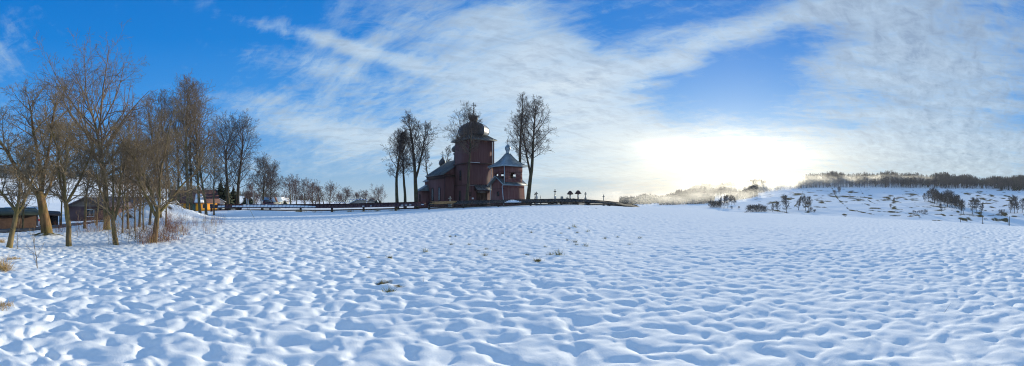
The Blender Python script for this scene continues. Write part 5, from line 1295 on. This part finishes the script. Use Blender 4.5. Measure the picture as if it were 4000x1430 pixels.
# ------------------------------------------------------------------ sky
def sky():
    w = bpy.data.worlds.new('World'); SC.world = w; w.use_nodes = True; nt = w.node_tree; nt.nodes.clear()
    L = nt.links.new
    def inp(sock, v):
        if isinstance(v, (int, float)): sock.default_value = v
        elif isinstance(v, tuple): sock.default_value = v
        else: L(v, sock)
    def Mx(op, a, b=0, c=None, clamp=False):
        n = nt.nodes.new('ShaderNodeMath'); n.operation = op; n.use_clamp = clamp
        inp(n.inputs[0], a); inp(n.inputs[1], b)
        if c is not None: inp(n.inputs[2], c)
        return n.outputs[0]
    tc = nt.nodes.new('ShaderNodeTexCoord'); d = tc.outputs['Generated']
    sp = nt.nodes.new('ShaderNodeSeparateXYZ'); L(d, sp.inputs[0])
    az = Mx('MULTIPLY', Mx('ARCTAN2', sp.outputs[0], sp.outputs[1]), 57.29578); el = Mx('MULTIPLY', Mx('ARCSINE', sp.outputs[2]), 57.29578)
    # flat cloud sheet coordinates
    zc = Mx('ADD', Mx('MAXIMUM', sp.outputs[2], 0), .16)
    def comb(a, b, c=0):
        n = nt.nodes.new('ShaderNodeCombineXYZ'); inp(n.inputs[0], a); inp(n.inputs[1], b); inp(n.inputs[2], c); return n.outputs[0]
    pl = comb(Mx('DIVIDE', sp.outputs[0], zc), Mx('DIVIDE', sp.outputs[1], zc))
    def noise(vec, scale, detail=6, rough=.6, rot=0, st=(1, 1, 1), dist=0, loc=(0, 0, 0)):
        mp = nt.nodes.new('ShaderNodeMapping'); L(vec, mp.inputs[0]); mp.inputs['Rotation'].default_value = (0, 0, R(rot)); mp.inputs['Location'].default_value = loc
        m2 = nt.nodes.new('ShaderNodeMapping'); L(mp.outputs[0], m2.inputs[0]); m2.inputs['Scale'].default_value = st
        n = nt.nodes.new('ShaderNodeTexNoise'); n.inputs['Scale'].default_value = scale; n.inputs['Detail'].default_value = detail; n.inputs['Roughness'].default_value = rough; n.inputs['Distortion'].default_value = dist
        L(m2.outputs[0], n.inputs['Vector']); return n.outputs['Fac']
    fib = noise(pl, 1.7, 9, .62, 35, (.55, 1.9, 1), .9)
    fib2 = noise(pl, 3.6, 8, .62, 52, (.7, 2.0, 1), .6, (4, 2, 0))
    lace = noise(pl, 9.5, 8, .66, 20, (1, 1.35, 1), 1.2, (2, 6, 0))
    puff = noise(pl, 5.2, 7, .6, -25, (1, 2.3, 1), .5, (5, 1, 0))
    big = noise(pl, .55, 4, .5, 0, (1, 1, 1), .3, (7, 1, 0))
    warp1 = noise(pl, 1.2, 4, .5, 0, (1, 1, 1), 0, (3, 9, 0)); warp2 = noise(pl, 1.2, 4, .5, 0, (1, 1, 1), 0, (13, 5, 0))
    azw = Mx('ADD', az, Mx('MULTIPLY', Mx('SUBTRACT', warp1, .5), 13)); elw = Mx('ADD', el, Mx('MULTIPLY', Mx('SUBTRACT', warp2, .5), 6))
    def blob(px, py, sx, sy, ang, amp, warped=True):
        a, e = (azw, elw) if warped else (az, el)
        dx = Mx('SUBTRACT', a, (px - 2000) / PXD); dy = Mx('SUBTRACT', e, (HZ - py) / PXD)
        c, s = math.cos(R(ang)), math.sin(R(ang))
        u = Mx('ADD', Mx('MULTIPLY', dx, c * PXD / sx), Mx('MULTIPLY', dy, -s * PXD / sx)); v = Mx('ADD', Mx('MULTIPLY', dx, s * PXD / sy), Mx('MULTIPLY', dy, c * PXD / sy))
        q = Mx('ADD', Mx('MULTIPLY', u, u), Mx('MULTIPLY', v, v))
        return Mx('MULTIPLY', Mx('EXPONENT', Mx('MULTIPLY', q, -1)), amp)
    def total(bl, warped=True):
        t = None
        for b in bl:
            g = blob(*b, warped); t = g if t is None else Mx('ADD', t, g)
        return t
    # where the cloud sheet is thick (angles clockwise-down in the view)
    cover = total(CLOUDS)
    behind = nt.nodes.new('ShaderNodeMapRange'); behind.interpolation_type = 'SMOOTHSTEP'; behind.inputs['From Min'].default_value = 78; behind.inputs['From Max'].default_value = 120; L(Mx('ABSOLUTE', az), behind.inputs['Value'])  # unseen cloud added behind the camera to whiten the light on the snow
    high = nt.nodes.new('ShaderNodeMapRange'); high.interpolation_type = 'SMOOTHSTEP'; high.inputs['From Min'].default_value = 34; high.inputs['From Max'].default_value = 55; L(el, high.inputs['Value'])
    cover = Mx('ADD', cover, Mx('MULTIPLY', Mx('MAXIMUM', behind.outputs[0], high.outputs[0]), .68))
    fine = Mx('ADD', Mx('ADD', Mx('MULTIPLY', fib, .42), Mx('MULTIPLY', fib2, .22)), Mx('ADD', Mx('MULTIPLY', lace, .2), Mx('MULTIPLY', puff, .16)))
    dens = Mx('ADD', cover, Mx('MULTIPLY', Mx('SUBTRACT', fine, .5), 3.6))
    mr = nt.nodes.new('ShaderNodeMapRange'); mr.interpolation_type = 'SMOOTHSTEP'; mr.inputs['From Min'].default_value = .08; mr.inputs['From Max'].default_value = 1.0; L(dens, mr.inputs['Value'])
    cl = mr.outputs['Result']
    # clear sky
    st = nt.nodes.new('ShaderNodeTexSky'); st.sky_type = 'NISHITA'; st.sun_disc = False; st.sun_elevation = R(SUN_EL); st.sun_rotation = R(SUN_AZ); st.air_density = 1.0; st.dust_density = .6; st.ozone_density = 2.5
    hs = nt.nodes.new('ShaderNodeHueSaturation'); hs.inputs['Saturation'].default_value = 1.25; hs.inputs['Value'].default_value = .2; L(st.outputs[0], hs.inputs['Color'])
    def ramp_col(fac, stops):
        n = nt.nodes.new('ShaderNodeValToRGB'); L(fac, n.inputs[0]); e = n.color_ramp.elements
        while len(e) < len(stops): e.new(.5)
        for k, (p, c) in enumerate(stops): e[k].position = p; e[k].color = (*c, 1)
        return n.outputs[0]
    e01 = Mx('DIVIDE', el, 30, clamp=True)
    blue = ramp_col(e01, [(0, (.33, .49, .64)), (.12, (.15, .36, .64)), (.4, (.045, .29, .74)), (.75, (.002, .20, .65)), (1, (.001, .17, .60))])
    sunw = total([(2870, 640, 700, 230, 0, 1.0)], False)
    pale = mix_rgb(nt, Mx('MULTIPLY', sunw, .75, clamp=True), blue, (.24, .52, .76))
    # cloud colour: white, lilac grey to the right and where thick, warm near the sun
    grey = total(GREYS)
    shade = Mx('ADD', Mx('MULTIPLY', grey, .42), Mx('MULTIPLY', Mx('SUBTRACT', Mx('ADD', Mx('MULTIPLY', puff, .6), Mx('MULTIPLY', lace, .4)), .47), 3.6), clamp=True)
    thick = nt.nodes.new('ShaderNodeMapRange'); thick.inputs['From Min'].default_value = .55; thick.inputs['From Max'].default_value = 1.7; L(dens, thick.inputs['Value'])
    cb_ = mix_rgb(nt, thick.outputs['Result'], (.38, .555, .76), (.68, .77, .83))
    cc = mix_rgb(nt, shade, cb_, (.29, .385, .52))
    sg = total([(2860, 620, 430, 120, 0, 1.0)], True)
    cc = mix_rgb(nt, Mx('MULTIPLY', sg, .9, clamp=True), cc, (.92, .89, .77))
    col = mix_rgb(nt, Mx('MULTIPLY', cl, .92), pale, cc)
    # light veil over the horizon
    hz = Mx('EXPONENT', Mx('MULTIPLY', Mx('ABSOLUTE', el, 0), -.28)); sidew = total([(3000, 700, 1500, 4000, 0, 1.0)], False)
    col = mix_rgb(nt, Mx('MULTIPLY', Mx('MULTIPLY', hz, sidew), .7), col, (.50, .55, .54))
    # glow of the hidden sun
    g1 = total([(2850, 612, 185, 58, -3, .85), (2950, 685, 120, 40, 0, .5), (2620, 590, 100, 34, -8, .3)], True)
    g1 = Mx('ADD', g1, Mx('MULTIPLY', Mx('MULTIPLY', total([(2880, 610, 430, 130, 0, 1)], False), .42), fine))
    glow = nt.nodes.new('ShaderNodeMix'); glow.data_type = 'RGBA'; glow.blend_type = 'ADD'; glow.clamp_result = False
    L(g1, glow.inputs[0]); glow.clamp_factor = False; L(col, glow.inputs[6]); glow.inputs[7].default_value = (1.0, .93, .72, 1)
    bgA = nt.nodes.new('ShaderNodeBackground'); L(glow.outputs[2], bgA.inputs['Color']); bgA.inputs['Strength'].default_value = .80
    bgB = nt.nodes.new('ShaderNodeBackground'); L(hs.outputs[0], bgB.inputs['Color']); bgB.inputs['Strength'].default_value = SKY_B
    ad = nt.nodes.new('ShaderNodeAddShader'); L(bgA.outputs[0], ad.inputs[0]); L(bgB.outputs[0], ad.inputs[1])
    out = nt.nodes.new('ShaderNodeOutputWorld'); L(ad.outputs[0], out.inputs['Surface'])
SKY_B = .05
CLOUDS = [(1500, 340, 800, 330, 10, .2), (2450, 170, 420, 200, 0, .34), (1300, 165, 480, 38, 17, .62), (1180, 265, 360, 60, 14, .5), (1960, 210, 560, 260, 22, .68), (2160, 240, 230, 140, 30, .35), (1300, 520, 420, 85, 8, 1.05), (1750, 560, 330, 120, 10, .35), (2300, 520, 330, 150, 20, .4),
          (2860, 150, 620, 80, -17, .85), (3720, 340, 560, 460, 0, .92), (3450, 150, 420, 200, -20, .35), (2420, 450, 380, 110, 12, .5), (2500, 600, 700, 130, 0, .5), (2250, 690, 500, 50, 2, .4), (3650, 620, 650, 130, 0, .75), (30, 240, 110, 130, 0, .5), (150, 60, 260, 80, 0, .2), (1000, 640, 350, 45, 3, .45), (1650, 690, 600, 40, 0, .3), (1900, 420, 400, 120, 20, .35), (1050, 390, 400, 40, 3, .3),
          (2790, 330, 290, 95, -5, -.6), (2350, 120, 140, 120, 0, -.4), (1350, 700, 420, 40, 0, -.25), (700, 150, 420, 260, 0, -.3), (3080, 250, 80, 140, 0, -.2)]
GREYS = [(3850, 350, 650, 520, 0, 1.0), (3400, 100, 480, 170, 0, .7), (1950, 150, 500, 160, 15, .35), (1500, 700, 600, 60, 0, .5), (2400, 720, 500, 60, 0, .35), (3600, 640, 450, 60, 0, .4)]
sky()
try:
    SC.world.cycles.sampling_method = 'MANUAL'; SC.world.cycles.sample_map_resolution = 512
except Exception: pass

# ------------------------------------------------------------------ sun
sl = bpy.data.lights.new('sun', 'SUN'); so = bpy.data.objects.new('sun', sl); COL.objects.link(so)
sl.energy = 5.0; sl.angle = R(1.5); sl.color = (1, .91, .69)
a, e = R(SUN_AZ), R(SUN_EL)
so.rotation_euler = Vector((-math.sin(a) * math.cos(e), -math.cos(a) * math.cos(e), -math.sin(e))).to_track_quat('-Z', 'Y').to_euler()

SC.view_settings.view_transform = 'Standard'; SC.view_settings.look = 'None'; SC.view_settings.exposure = .3; SC.view_settings.gamma = 1
SC.render.engine = 'CYCLES'
SC.cycles.use_denoising = True; SC.cycles.denoiser = 'OPENIMAGEDENOISE'; SC.cycles.denoising_input_passes = 'RGB_ALBEDO_NORMAL'; SC.cycles.denoising_prefilter = 'NONE'
SC.cycles.filter_width = 1.1
SC.cycles.max_bounces = 6; SC.cycles.volume_bounces = 1; SC.cycles.transparent_max_bounces = 8
